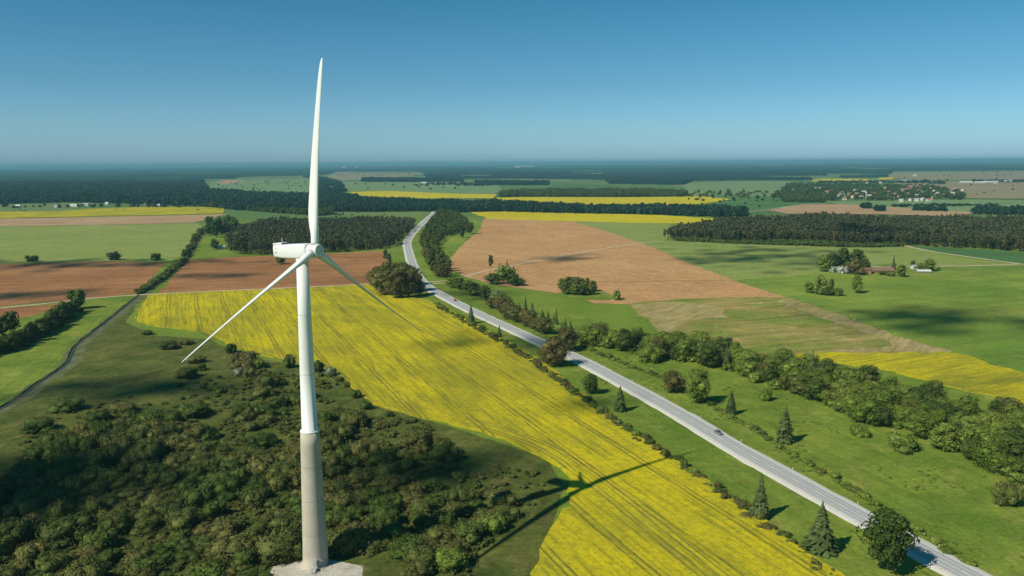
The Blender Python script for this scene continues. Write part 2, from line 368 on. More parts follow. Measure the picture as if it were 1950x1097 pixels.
sheet('stubble_field', [(1195, 580), (1300, 569), (1440, 566), (1502, 568), (1600, 600), (1700, 638), (1815, 673), (1700, 675), (1500, 678), (1340, 665), (1260, 635), (1225, 605)], 0.18, M['stubble'], seed=19)
sheet('straw_strip', [(1502, 568), (1600, 600), (1700, 638), (1818, 673), (1600, 676), (1560, 668), (1700, 660), (1670, 642), (1590, 612), (1470, 574)], 0.24, M['straw'], amp=3.5, seed=20)
sheet('straw_patch', [(1205, 580), (1250, 574), (1320, 578), (1385, 592), (1390, 606), (1310, 612), (1290, 628), (1262, 638), (1238, 612)], 0.24, M['straw'], amp=5.5, seed=21)
sheet('bright_meadow', [(870, 430), (880, 418), (905, 418), (918, 425), (905, 442), (880, 465), (858, 492), (848, 500), (835, 490), (832, 468), (850, 448)], Z2, M['vivid'], seed=22)
sheet('rapeseed_crop', [(1490, 678), (1560, 674), (1815, 673.5), (1862, 686), (1960, 716), (2200, 790), (2200, 900), (1960, 770), (1850, 748), (1700, 708), (1600, 692)], 0.0, M['rape_thin'], 0.75, amp=1.6, label='patchy yellow rapeseed corner beyond the green tree belt at right', cat='rapeseed crop', kind='stuff', seed=23)
sheet('rapeseed_crop', [(893, 404), (960, 403), (1100, 406.5), (1250, 410), (1387, 418.5), (1360, 426), (1200, 424), (1000, 419), (930, 416)], 0.0, M['rape_far'], 0.9, label='long bright yellow rapeseed band just beyond the tan ploughed field', cat='rapeseed crop', kind='stuff', seed=24)
sheet('rapeseed_crop', [(946, 377), (1000, 375.5), (1200, 376), (1330, 374), (1396, 380), (1350, 387), (1310, 392), (1250, 399), (1000, 391), (938, 384)], 0.0, M['rape_far'], 1.0, label='second yellow rapeseed band between two dark tree strips', cat='rapeseed crop', kind='stuff', seed=25)
sheet('rapeseed_crop', [(660, 366), (740, 364), (850, 369), (946, 370.5), (940, 377.5), (800, 378), (690, 373)], 0.0, M['rape_far'], 1.2, label='thin distant yellow rapeseed band left of the grove', cat='rapeseed crop', kind='stuff', seed=26)
sheet('far_green_field', [(640, 347), (800, 343), (950, 352), (955, 362), (940, 370), (850, 368.5), (740, 363.5), (655, 364)], 0.5, M['greygreen'], seed=27)
sheet('far_tan_field', [(625, 338), (640, 328), (790, 331), (780, 336), (700, 341), (660, 343)], 0.5, M['greytan'], seed=28)
sheet('far_green_field', [(1300, 348), (1500, 345), (1560, 352), (1480, 374), (1400, 372), (1310, 374)], 0.5, M['greygreen'], seed=29)
sheet('far_green_field', [(1400, 380), (1460, 374), (1560, 386), (1465, 400), (1420, 404), (1350, 388)], 0.5, M['darkgreen'], seed=30)
sheet('far_green_field', [(1560, 384), (1840, 380), (2080, 384), (2080, 408), (1850, 405), (1600, 389)], 0.5, M['greygreen'], seed=31)
sheet('ploughed_field', [(1462, 401), (1530, 390), (1600, 389), (1850, 405), (1845, 414), (1760, 411), (1680, 409), (1500, 408)], 1.0, M['palebrown'], seed=32)
sheet('far_tan_field', [(1700, 349), (1760, 345), (2080, 350), (2080, 380), (1840, 378), (1780, 360)], 0.9, M['greytan'], seed=33)
sheet('far_tan_field', [(1685, 338), (1700, 329), (1950, 326), (2080, 326), (2080, 341), (1760, 343)], 0.9, M['greytan'], seed=34)
sheet('rapeseed_crop', [(1545, 345), (1570, 341), (1650, 342), (1665, 345), (1600, 347.5)], 0.0, M['rape_far'], 2.5, label='small far yellow rapeseed patch left of the village', cat='rapeseed crop', kind='stuff', seed=35)
sheet('rapeseed_crop', [(1672, 339), (1702, 338), (1708, 342), (1680, 343)], 0.0, M['rape_far'], 2.5, label='tiny far yellow rapeseed patch just above the village', cat='rapeseed crop', kind='stuff', seed=36)

# tracks
def G(pts): return [at(x, y)[:2] for x, y in pts]
def track(pts, w, z=0.3, mat='dirt', name='dirt_track', jit=0.25):
    return ribbon(name, smooth_line(G(pts), 8), [(-w/2, z-0.12), (-w*0.3, z), (w*0.3, z), (w/2, z-0.12)], M[mat], jit=jit)
track([(-60, 593), (0, 587), (90, 578), (170, 569), (262, 562), (400, 555), (560, 548), (700, 541), (735, 540)], 4.6)
track([(885, 527), (930, 515), (980, 505), (1100, 482), (1200, 466), (1262, 459.5)], 4.0)
track([(1722, 468), (1760, 476), (1800, 483), (1900, 497), (1960, 505), (2100, 520)], 5.2)
track([(1640, 507), (1700, 509), (1790, 507.5), (1850, 506.5), (1945, 503)], 4.2)
track([(806, 536), (825, 537), (850, 534.5)], 3.5); track([(812, 541), (830, 540), (850, 539.5)], 2.6)
track([(740, 468), (756, 466), (772, 464)], 3.5)
track([(1425, 405), (1462, 400), (1530, 390), (1575, 388)], 6, 1.2)
track([(1120, 536), (1180, 537.5), (1300, 535), (1400, 535.5)], 1.6, 0.32, 'soil')
# ditch: banks and water
ditch = smooth_line(G([(-160, 850), (0, 781), (80, 727), (128, 694), (150, 656), (205, 613), (265, 564), (318, 522), (352, 494), (372, 462), (388, 440)]), 5)
ribbon('ditch_bank', ditch, [(-4.2, 0.08), (-1.4, 0.16), (1.3, 0.16), (6.0, 0.08)], field_mat('ditch_bank', (0.10, 0.115, 0.045), (0.17, 0.165, 0.085), (0.06, 0.08, 0.02), patch=9, fine=1.0, bmp=0.8), jit=0.9)
mw, nn, bb = new_mat('ditch_water', 0.35, 0.25); bb.inputs['Base Color'].default_value = (0.02, 0.03, 0.03, 1)
bump(nn, bb, noise(nn, coords(nn), 1.5, 3), 0.1, 0.1)
ribbon('ditch_water', ditch[:int(len(ditch)*0.8)], [(-0.75, 0.2), (0.45, 0.2)], mw, jit=0.2)
for off in (-1.9,):
    ribbon('ditch_sedge', ditch, [(off-0.7, 0.12), (off, 0.9), (off+0.6, 0.12)], M['leaf_dark'], jit=0.4, kind='stuff', label='dark sedge growing along the ditch edge', cat='sedge')
# headland tramlines in the crop
hl = smooth_line(G([(640, 706), (690, 742), (760, 768), (860, 790), (970, 820), (1060, 855), (1140, 908), (1230, 977), (1360, 1080), (1500, 1190)]), 6)
hl2 = smooth_line(G([(395, 628), (450, 652), (560, 682), (640, 700)]), 6)
for i, L_ in enumerate((hl, hl2)):
    for off in (0.0, 2.1, 5.5, 7.6):
        ribbon('wheel_track', L_, [(off-0.2, 0.725), (off+0.2, 0.725)], M['soil'], jit=0.12)
sheet('gravel_pad', [(520, 1080), (560, 1066), (640, 1068), (690, 1078), (676, 1130), (690, 1180), (520, 1180), (505, 1110)], 0.12, M['gravel'], amp=1.3, seed=37)
track([(650, 1100), (720, 1120), (820, 1150), (960, 1220)], 4.5, 0.26, 'gravel', 'access_track', 0.4)

# ------------------------------------------------------------------ road
road_px = [(2120, 1240), (1843, 1097), (1640, 986), (1446, 879), (1395, 850), (1300, 793), (1200, 737), (1100, 684), (1020, 648), (900, 593), (840, 562), (808, 542), (792, 520), (782, 493), (775.5, 463), (783, 449), (793, 437), (810, 420), (825, 407), (826, 403), (812, 400.5), (798, 400), (780, 399.5)]
RL = smooth_line(G(road_px), 6)
mr, nr, br = new_mat('road_surface', 0.8, 0.25)
uvn = N(nr, 'ShaderNodeUVMap'); ssp = N(nr, 'ShaderNodeSeparateXYZ'); nr.links.new(uvn.outputs[0], ssp.inputs[0])
ax = mth(nr, 'ABSOLUTE', ssp.outputs[0])
mp = N(nr, 'ShaderNodeMapping'); mp.inputs['Scale'].default_value = (2.2, 0.03, 1); nr.links.new(uvn.outputs[0], mp.inputs[0])
lane = noise(nr, mp.outputs[0], 1.0, 5, 0.75)
wt = rng_(nr, mth(nr, 'ABSOLUTE', mth(nr, 'SUBTRACT', mth(nr, 'ABSOLUTE', mth(nr, 'SUBTRACT', ax, 1.9)), 0.85)), 0.15, 0.5, 1.0, 0.0)
c_ = mixc(nr, rng_(nr, lane, 0.3, 0.7), (0.50, 0.50, 0.49), (0.36, 0.36, 0.36))
c_ = mixc(nr, mth(nr, 'MULTIPLY', wt, 0.6), c_, (0.24, 0.24, 0.25))
c_ = mixc(nr, rng_(nr, ax, 3.95, 4.5), c_, (0.58, 0.55, 0.49))
c_ = gain(nr, c_, rng_(nr, noise(nr, coords(nr), 1.5, 5, 0.8), 0.25, 0.75, 0.85, 1.15))
nr.links.new(c_, br.inputs['Base Color'])
RW = 5.0
ribbon('road', RL, [(-RW-1.3, 0.08), (-RW, 0.42), (-4.4, 0.46), (0, 0.52), (4.4, 0.46), (RW, 0.42), (RW+1.3, 0.08)], mr, jit=0.2)
white = flat_mat('road_paint', (0.75, 0.75, 0.72), 0.6)
for off in (-3.75, 3.75):
    zz = 0.52-0.06*abs(off)/4.4+0.012
    ribbon('edge_marking', RL, [(off-0.1, zz), (off+0.1, zz)], white)
# centre dashes, one object
sL = np.concatenate([[0], np.cumsum(np.linalg.norm(np.diff(RL, axis=0), axis=1))])
def road_pt(s_, off=0.0):
    x = np.interp(s_, sL, RL[:, 0]); y = np.interp(s_, sL, RL[:, 1]); x2 = np.interp(s_+1, sL, RL[:, 0]); y2 = np.interp(s_+1, sL, RL[:, 1])
    t_ = np.array([x2-x, y2-y]); t_ /= np.linalg.norm(t_); n_ = np.array([t_[1], -t_[0]])
    return np.array([x, y])+n_*off, t_
dm = MB()
for s_ in np.arange(0, min(1200, sL[-1]-10), 12.0):
    a, ta = road_pt(s_); b_, tb = road_pt(s_+4); na_ = np.array([ta[1], -ta[0]])*0.08; nb_ = np.array([tb[1], -tb[0]])*0.08
    dm.add([(*(a-na_), 0.532), (*(a+na_), 0.532), (*(b_+nb_), 0.532), (*(b_-nb_), 0.532)], [(0, 1, 2, 3)])
tag(dm.build('centre_marking', white), kind='structure')
# ------------------------------------------------------------------ wind turbine
white_m = flat_mat('turbine_white', (0.80, 0.80, 0.79), 0.38, 0.4, 0.03, 0.12)
conc = flat_mat('turbine_concrete', (0.50, 0.45, 0.36), 0.85, 0.2, 0.10, 0.25)
dark_m = flat_mat('dark_grey', (0.06, 0.06, 0.065), 0.5, 0.3)
grey_m = flat_mat('light_grey', (0.45, 0.46, 0.46), 0.5, 0.3)
TX, TY, HZ = -56.54, 219.52, 89.92
YAW, AZ, BL, CONE, OV, TILT = 1.0268, 0.1091, 50.48, 3.07, 4.97, 0.0595
turb = tag(empty('wind_turbine', (TX, TY, 0)), 'tall white three-bladed wind turbine with a beige concrete lower tower', 'wind turbine')
m_ = MB(); prof = []
for z in np.linspace(0, 39.6, 12): prof.append((3.62-(3.62-2.62)*(z/39.6)**0.9, z))
m_.lathe([(4.3, -0.3), (4.3, 0.28), (3.62, 0.3)]+prof[1:], 24); tb = m_.build('tower_base', conc, turb, True)
jm = flat_mat('concrete_joint', (0.33, 0.30, 0.25))
for z in (9.9, 19.8, 29.7):
    r_ = 3.62-(3.62-2.62)*(z/39.6)**0.9; MB().lathe([(r_+0.012, z-0.06), (r_+0.012, z+0.06)], 24, caps=False).build('joint', jm, tb, True)
m_ = MB(); m_.lathe([(2.30, 39.6), (2.30, 40.1), (2.16, 40.15), (1.98, 58), (1.80, 72), (1.58, HZ-2.6)], 40); tw = m_.build('tower', white_m, turb, True)
m_ = MB(); m_.lathe([(2.60, 39.45), (2.66, 39.5), (2.66, 39.75), (2.60, 39.8)], 40); m_.build('flange', white_m, tw, True)
for z in (56.0, 72.5):
    rr = 1.98-(z-58)*0.0129; MB().lathe([(rr+0.015, z-0.05), (rr+0.015, z+0.05)], 40, caps=False).build('seam', grey_m, tw, True)
# door and steps on the camera side
dr = MB().box((0.6, -3.62, 2.3), (1.1, 0.18, 2.2)).build('door', grey_m, turb)
MB().box((0.95, -3.75, 2.2), (0.08, 0.1, 0.25)).build('handle', dark_m, dr)
st = MB().box((0.6, -4.5, 1.1), (1.6, 1.5, 0.12))
for i in range(4): st.box((0.6, -5.4-0.3*i, 0.9-0.25*i), (1.4, 0.3, 0.08))
for sx_ in (-0.15, 1.35): st.tube((sx_, -3.8, 2.1), (sx_, -5.2, 2.1), 0.04, 0.04, 6); st.tube((sx_, -5.2, 2.1), (sx_, -6.4, 1.1), 0.04, 0.04, 6); st.tube((sx_, -5.2, 0.0), (sx_, -5.2, 2.1), 0.04, 0.04, 6)
st.build('stairs', grey_m, turb)
# axes of the rotor
n_v = np.array([math.sin(YAW)*math.cos(TILT), -math.cos(YAW)*math.cos(TILT), math.sin(TILT)])
s_v = np.cross([0, 0, 1], n_v); s_v /= np.linalg.norm(s_v); up_v = np.cross(n_v, s_v)
def frame(o, axes): return Matrix([[axes[0][i], axes[1][i], axes[2][i], o[i]] for i in range(3)]+[[0, 0, 0, 1]])
# nacelle: local x = forward along the axis, y = s, z = up
nac = MB()
secs = [(-9.3, 1.5, -1.15, 1.45), (-9.0, 1.72, -1.6, 1.75), (-6, 1.85, -1.95, 1.85), (0, 1.95, -2.15, 1.95), (2.4, 1.9, -2.0, 1.9), (3.1, 1.7, -1.75, 1.75)]
V = []; Fc = []; K = 20
for x, hw, z0, z1 in secs:
    for i in range(K):
        a = 2*math.pi*i/K; c, s = math.cos(a), math.sin(a); p = 0.32
        V.append((x, hw*math.copysign(abs(c)**p, c), (z0+z1)/2+(z1-z0)/2*math.copysign(abs(s)**p, s)))
for j in range(len(secs)-1):
    for i in range(K): Fc.append((j*K+i, (j+1)*K+i, (j+1)*K+(i+1) % K, j*K+(i+1) % K))
Fc.append(tuple(range(K))); Fc.append(tuple((len(secs)-1)*K+i for i in range(K))[::-1]); nac.add(V, Fc)
nac.lathe([(1.75, -2.9), (1.75, -2.0)], 32)
no = nac.build('nacelle', white_m, turb, True); no.matrix_local = frame((0, 0, HZ), (n_v, s_v, up_v))
for p in no.data.polygons: p.use_smooth = len(p.vertices) == 4
h_ = MB().box((-7.6, 0, 2.05), (2.9, 2.6, 0.5)).box((-8.9, 0, 1.95), (0.6, 3.0, 0.7)).build('cooler_hood', white_m, no, bevel=0.12)
MB().box((-6.12, 0, 2.02), (0.08, 2.2, 0.3)).build('grille', dark_m, h_)
for yy, xx in ((0.9, -7.9), (-0.8, -6.4)):
    ms = MB().tube((xx, yy, 2.2), (xx, yy, 3.6), 0.06, 0.045, 8).build('mast', grey_m, no)
    MB().tube((xx-0.35, yy, 3.6), (xx+0.35, yy, 3.6), 0.05, 0.05, 6).tube((xx+0.35, yy, 3.55), (xx+0.35, yy, 3.85), 0.12, 0.12, 8).build('wind_sensor', dark_m, ms)
MB().box((-8.0, -1.84, -0.2), (0.75, 0.06, 0.2)).build('vent', grey_m, no); MB().box((-7.8, -1.84, 0.9), (0.3, 0.06, 0.14)).build('vent', grey_m, no)
hc = np.array([0, 0, HZ])+n_v*OV
hub = MB()
Mx = Matrix(((0, 0, 1), (1, 0, 0), (0, 1, 0)))
hub.lathe([(1.55, -1.95), (1.72, -1.7), (1.80, -0.6), (1.80, 0.6), (1.72, 1.35), (1.58, 1.62), (1.42, 1.72), (1.30, 1.66)], 40, (0, 0, 0), Mx)
hb = hub.build('hub', white_m, turb, True); hb.matrix_local = frame(hc, (n_v, s_v, up_v))
hcap = MB().lathe([(1.27, 1.60), (1.27, 1.72), (0.3, 1.76), (0.22, 1.9), (0.1, 1.92)], 36, (0, 0, 0), Mx).build('nose_cap', flat_mat('nose_white', (0.66, 0.68, 0.68), 0.5), hb, False)
for a_ in ((1.90, 0, 0), (1.76, -0.7, -0.6), (1.76, 0.7, -0.6), (1.76, 0, 0.9)): MB().box(a_, (0.06, 0.16, 0.16)).build('bolt', grey_m, hb)
# blades: local x = chord towards the trailing edge, y = forward (wind side), z = span
def airfoil(k, circ):
    a = 2*math.pi*k/28; xa = 0.5-0.5*math.cos(a)                          # 0 leading .. 1 trailing
    th = 5*(0.2969*math.sqrt(xa)-0.126*xa-0.3516*xa**2+0.2843*xa**3-0.1015*xa**4)
    ya = th*(1 if a <= math.pi else -0.7)
    xc, yc = 0.5-0.5*math.cos(a), 0.5*math.sin(a)
    return (xa-0.30)*(1-circ)+(xc-0.5)*circ, ya*(1-circ)+yc*circ
bs = [(1.2, 2.15, 1.0, 1.0, 12), (2.4, 2.15, 1.0, 1.0, 12), (4, 2.2, 0.95, 0.85, 12), (6, 2.85, 0.62, 0.40, 12), (8, 3.1, 0.46, 0.12, 11.5), (10, 3.1, 0.38, 0, 10.5), (12, 3.0, 0.34, 0, 9), (16, 2.75, 0.30, 0, 7), (20, 2.5, 0.28, 0, 5.2), (25, 2.2, 0.26, 0, 3.8), (30, 1.88, 0.2, 0, 2.6), (35, 1.62, 0.18, 0, 1.6), (40, 1.38, 0.17, 0, 0.8), (44, 1.18, 0.16, 0, 0.4), (47, 0.98, 0.16, 0, 0), (48.8, 0.72, 0.15, 0, 0), (49.6, 0.4, 0.15, 0, 0), (49.9, 0.1, 0.15, 0, 0)]
V = []; Fc = []
for r_, ch, th, ci, tw_ in bs:
    tw_ = math.radians(tw_*0.6+74)       # feathered: the blades are turned edge-on to the wind
    for k in range(28):
        x, y = airfoil(k, ci); x *= ch; y *= ch*th if ci < 1 else ch
        if 0 < ci < 1: y = y if True else y
        V.append((x*math.cos(tw_)+y*math.sin(tw_), y*math.cos(tw_)-x*math.sin(tw_)+CONE*(r_/BL)**2, r_*BL/49.9))
for j in range(len(bs)-1):
    for k in range(28): Fc.append((j*28+k, j*28+(k+1) % 28, (j+1)*28+(k+1) % 28, (j+1)*28+k))
Fc.append(tuple(range(28))[::-1]); Fc.append(tuple((len(bs)-1)*28+k for k in range(28)))
bme = mesh_from('blade', V, Fc, white_m, True)
cme = mesh_from('blade_root', *(lambda q: (q.V, q.F))(MB().lathe([(1.16, 1.45), (1.22, 1.5), (1.22, 1.95), (1.13, 2.0)], 32)), grey_m, True)
for i, az_ in enumerate((AZ, AZ-2*math.pi/3, AZ+2*math.pi/3)):
    d_ = up_v*math.cos(az_)+s_v*math.sin(az_); t_ = s_v*math.cos(az_)-up_v*math.sin(az_)
    bo = link('blade', bme, turb); bo.matrix_local = frame(hc, (-t_, n_v, d_))
    bo['label'] = ['blade pointing almost straight up', 'blade pointing down to the left, nearest the viewer', 'blade pointing down to the right over the yellow field'][i]
    link('blade_root', cme, bo)

# ------------------------------------------------------------------ plants
def ico():
    t_ = (1+5**0.5)/2
    V = np.array([(-1, t_, 0), (1, t_, 0), (-1, -t_, 0), (1, -t_, 0), (0, -1, t_), (0, 1, t_), (0, -1, -t_), (0, 1, -t_), (t_, 0, -1), (t_, 0, 1), (-t_, 0, -1), (-t_, 0, 1)], float)
    F_i = [(0, 11, 5), (0, 5, 1), (0, 1, 7), (0, 7, 10), (0, 10, 11), (1, 5, 9), (5, 11, 4), (11, 10, 2), (10, 7, 6), (7, 1, 8), (3, 9, 4), (3, 4, 2), (3, 2, 6), (3, 6, 8), (3, 8, 9), (4, 9, 5), (2, 4, 11), (6, 2, 10), (8, 6, 7), (9, 8, 1)]
    return V/np.linalg.norm(V[0]), np.array(F_i)
IV, IF = ico()
def leaf_quads(P, Nn, size, r, aspect=0.7):
    n_ = len(P); a = r.normal(size=(n_, 3)); T = a-(a*Nn).sum(1)[:, None]*Nn; T /= np.linalg.norm(T, axis=1)[:, None]+1e-9
    B = np.cross(Nn, T); s = (size*r.uniform(0.6, 1.35, n_))[:, None]
    fold = Nn*s*0.25
    V = np.stack([P-T*s*.5, P+B*s*.5*aspect-fold, P+T*s*.5, P-B*s*.5*aspect-fold], 1).reshape(-1, 3)
    return V, np.arange(n_*4).reshape(-1, 4)
def lobed_crown(seed, h, w, z0, nl, nleaf, ls, top=1.0, core=0.62, flat=0.8, lr=(0.17, 0.32)):
    """crown of many leaf clumps: lobes spread through an uneven ellipsoid"""
    r = np.random.RandomState(seed); L = []
    for i in range(nl):
        u = (i+0.5)/nl; z = z0+(h-z0)*(0.10+0.82*u); k = (z-z0)/(h-z0)
        env = (math.sin(math.pi*min(1, max(0, 0.12+0.80*k)))**0.7) * (1 if k < 0.5 else top+(1-top)*(1-k)*2)
        a = i*2.4+r.uniform(-0.5, 0.5); rad_ = w/2*env*r.uniform(0.30, 0.78)
        lr_ = w*r.uniform(*lr)*(0.75+0.4*env)
        L.append((rad_*math.cos(a), rad_*math.sin(a), min(z, h-lr_*0.7), lr_, lr_*flat*r.uniform(0.85, 1.15)))
    L = np.array(L); ph = r.uniform(0, 6.28); g_ = 1+0.28*np.sin(np.arctan2(L[:, 1], L[:, 0])+ph); L[:, 0] *= g_; L[:, 1] *= g_; L[:, :2] += r.normal(size=(len(L), 2))*w*0.05; L[:, 3] *= r.uniform(0.7, 1.25, len(L)); Ps = []; Ns = []
    per = nleaf//nl
    for (x, y, z, ra, rz) in L:
        d = r.normal(size=(per, 3)); d[:, 2] = d[:, 2]+0.25; d /= np.linalg.norm(d, axis=1)[:, None]
        bumpy = r.uniform(0.80, 1.12, per)[:, None]
        P = np.array([x, y, z])+d*np.array([ra, ra, rz])*bumpy; keep = np.ones(per, bool)
        for (x2, y2, z2, ra2, rz2) in L:
            q = (P-np.array([x2, y2, z2]))/np.array([ra2, ra2, rz2]); keep &= (np.linalg.norm(q, axis=1) > 0.72)
        keep &= P[:, 2] > 0.02*h
        nn_ = d+r.normal(size=(per, 3))*0.45; nn_ /= np.linalg.norm(nn_, axis=1)[:, None]
        Ps.append(P[keep]); Ns.append(nn_[keep])
    V, Q = leaf_quads(np.vstack(Ps), np.vstack(Ns), ls, r)
    F3 = np.vstack([Q[:, [0, 1, 2]], Q[:, [0, 2, 3]]])
    cv = []; cf = []; b_ = len(V)
    for (x, y, z, ra, rz) in L:
        cv.append(IV*np.array([ra, ra, rz])*core*r.uniform(0.85, 1.1, (12, 1))+np.array([x, y, z])); cf.append(IF+b_); b_ += 12
    return np.vstack([V]+cv), np.vstack([F3]+cf), L
def spruce_crown(seed, h, w, tiers, nb, sub=3):
    r = np.random.RandomState(seed); V = []; Fq = []
    b_ = 0
    for t_ in range(tiers):
        k = t_/(tiers-1); z = h*(0.07+0.90*k); rad_ = w/2*(1-k)**0.85*r.uniform(0.82, 1.12)+0.12
        n_ = max(4, int(nb*(1-k*0.6)))
        for i in range(n_):
            a = 2*math.pi*(i+r.uniform(-0.35, 0.35))/n_; R2 = rad_*r.uniform(0.7, 1.15); hw = R2*0.30+0.10; c, s = math.cos(a), math.sin(a)
            zz = z+r.uniform(-0.02, 0.02)*h; dr_ = R2*0.42
            p = [(0.05, 0, h*0.035), (0.5*R2, -hw, -dr_*0.35), (R2, 0, -dr_), (0.5*R2, hw, -dr_*0.35), (0.55*R2, 0, h*0.018)]
            for (x, y, dz) in p: V.append((x*c-y*s, x*s+y*c, zz+dz))
            Fq += [(b_, b_+1, b_+4), (b_+1, b_+2, b_+4), (b_+2, b_+3, b_+4), (b_+3, b_, b_+4)]; b_ += 5
    # inner core
    n_ = 7; base = b_
    for z, rr in ((0.06*h, w*0.26), (0.5*h, w*0.14), (h, 0.03)):
        for i in range(n_): V.append((rr*math.cos(6.283*i/n_), rr*math.sin(6.283*i/n_), z)); b_ += 1
    for j in range(2):
        for i in range(n_):
            A, B = base+j*n_+i, base+j*n_+(i+1) % n_; Fq += [(A, B, B+n_), (A, B+n_, A+n_)]
    return np.array(V), np.array(Fq)
def trunk_mesh(seed, h, r0_, htop, lobes=None, nlimb=6):
    r = random.Random(seed); q = MB(); p = Vector((0, 0, -0.3)); k = 4; rr = r0_; lx = ly = 0
    for i in range(k):
        p2 = Vector((p.x+r.uniform(-.02, .02)*h, p.y+r.uniform(-.02, .02)*h, htop*(i+1)/k)); q.tube(p, p2, rr, rr*0.78, 7); p = p2; rr *= 0.78
    if lobes is not None:
        for (x, y, z, ra, rz) in list(lobes)[::max(1, len(lobes)//nlimb)]:
            q.tube((0, 0, min(htop*0.6, z*0.55)), (x*0.8, y*0.8, z*0.95), r0_*0.4, r0_*0.12, 5)
    return q
BANK = {}
def bank(kind, v, lod):
    key = (kind, v, lod)
    if key in BANK: return BANK[key]
    s = v*17+lod*101+hash(kind[0]) % 1*0+len(kind)
    if kind == 'deciduous':
        nl, nf, ls = [(24, 3800, 0.62), (16, 900, 1.0), (7, 110, 2.4)][lod]
        Vc, Fc, L = lobed_crown(s, 12, 9.0+1.4*(v % 3), 0.8+0.9*(v % 2), nl, nf, ls, top=(0.45, 0.85, 0.65, 1.0, 0.3, 0.75)[v % 6], lr=((0.15, 0.26), (0.18, 0.33), (0.13, 0.30))[v % 3])
        T = trunk_mesh(s, 12, 0.28, 6.5, L if lod < 2 else None)
    elif kind == 'shrub':
        nl, nf, ls = [(13, 1500, 0.36), (9, 420, 0.6), (4, 60, 1.2)][lod]
        Vc, Fc, L = lobed_crown(s, 3.4, 5.6, 0.0, nl, nf, ls, core=0.78, flat=0.75, lr=(0.20, 0.33)); Vc[:, 2] -= 0.1
        T = None
    elif kind == 'spruce':
        t_, nb = [(22, 17), (14, 10), (7, 6)][lod]
        Vc, Fc = spruce_crown(s, 14, 5.6, t_, nb); T = trunk_mesh(s, 14, 0.2, 12)
    else:  # pine
        nl, nf, ls = [(14, 1500, 0.6), (9, 420, 0.9), (4, 44, 1.9)][lod]
        Vc, Fc, L = lobed_crown(s, 17, 5.6, 5.0+1.8*(v % 3), nl, nf, ls, top=0.6, core=0.66, flat=1.15, lr=(0.17, 0.28))
        T = trunk_mesh(s, 17, 0.2, 15)
    BANK[key] = (Vc, Fc, T); return BANK[key]
MESH = {}
H0 = {'deciduous': (12, 10), 'shrub': (3.4, 5.6), 'spruce': (14, 5.6), 'pine': (17, 5.6)}
NAMES = {'deciduous': ('deciduous_tree', 'tree'), 'shrub': ('shrub', 'shrub'), 'spruce': ('spruce_tree', 'spruce'), 'pine': ('pine_tree', 'pine')}
PR = random.Random(11); COUNT = {}
def plant(kind, x, y, h, w, mat, label, group=None, lod=0, name=None, cat=None):
    v = PR.randrange(6 if lod == 0 else 5); Vc, Fc, T = bank(kind, v, lod)
    nm, ct = NAMES[kind]; nm = name or nm; ct = cat or ct
    COUNT[kind] = COUNT.get(kind, 0)+1
    bark = M['pine_bark'] if kind == 'pine' else M['bark']
    h0, w0 = H0[kind]; sc = (w/w0, w/w0*PR.uniform(0.9, 1.1), h/h0); rz = PR.uniform(0, 6.28)
    if kind == 'shrub' or lod >= 2:
        key = (kind, v, lod, 'one')
        if key not in MESH:
            if T is None: MESH[key] = mesh_from(nm, Vc, Fc, [mat])
            else:
                tv = np.array(T.V); tf = np.array([(f[0], f[i], f[i+1]) for f in T.F for i in range(1, len(f)-1)])+len(Vc)
                MESH[key] = mesh_from(nm, np.vstack([Vc, tv]), np.vstack([Fc, tf]), [mat, bark], midx=[0]*len(Fc)+[1]*len(tf))
        o = link(nm, MESH[key]); o.location = (x, y, 0); o.rotation_euler.z = rz; o.scale = sc
        o.material_slots[0].link = 'OBJECT'; o.material_slots[0].material = mat
        tag(o, label, ct, group); return o
    key = (kind, v, lod)
    if key not in MESH:
        MESH[key] = (mesh_from('crown', Vc, Fc, [mat]), mesh_from('trunk', T.V, T.F, [bark], smooth=True))
    root = empty(nm, (x, y, 0), rz); root.scale = sc; tag(root, label, ct, group)
    c = link('crown', MESH[key][0], root); c.material_slots[0].link = 'OBJECT'; c.material_slots[0].material = mat
    link('trunk', MESH[key][1], root); return root
def ppx(kind, x, yb, yt, wpx, mat, label, group=None, lod=None, **kw):
    g = at(x, yb); D = g[1]*F_[1]+CAM_H*math.sin(PITCH); h = height_for(x, yb, yt); w = wpx*D/FPX
    if lod is None: lod = 0 if D < 620 else 1
    return plant(kind, g[0], g[1], h, w, M[mat], label, group, lod, **kw)
SIZE_W = {'deciduous': ((9, 'low'), (11.5, 'middling'), (99, 'tall')), 'shrub': ((2.6, 'low'), (4.0, 'middling'), (99, 'tall')), 'pine': ((14.5, 'short'), (16.5, 'middling'), (99, 'tall'))}
COL_W = {'leaf_green': 'bright green', 'leaf_dark': 'dark green', 'leaf_olive': 'olive green', 'leaf_brown': 'brown-leaved', 'pine_needle': 'brownish', 'leaf_silver': 'silvery', 'needle': 'dark'}
def say(kind, h, mk, noun, places, x, y):
    u = px_of((x, y, 0))[0]; pl = [t for lim, t in places if u < lim][0]
    return '%s %s %s %s' % ([w for lim, w in SIZE_W[kind] if h < lim][0], COL_W[mk], noun, pl)
def inside(P, poly):
    x, y = P[:, 0], P[:, 1]; c = np.zeros(len(P), bool); j = len(poly)-1
    for i in range(len(poly)):
        xi, yi = poly[i]; xj, yj = poly[j]
        c ^= ((yi > y) != (yj > y)) & (x < (xj-xi)*(y-yi)/(yj-yi+1e-12)+xi); j = i
    return c
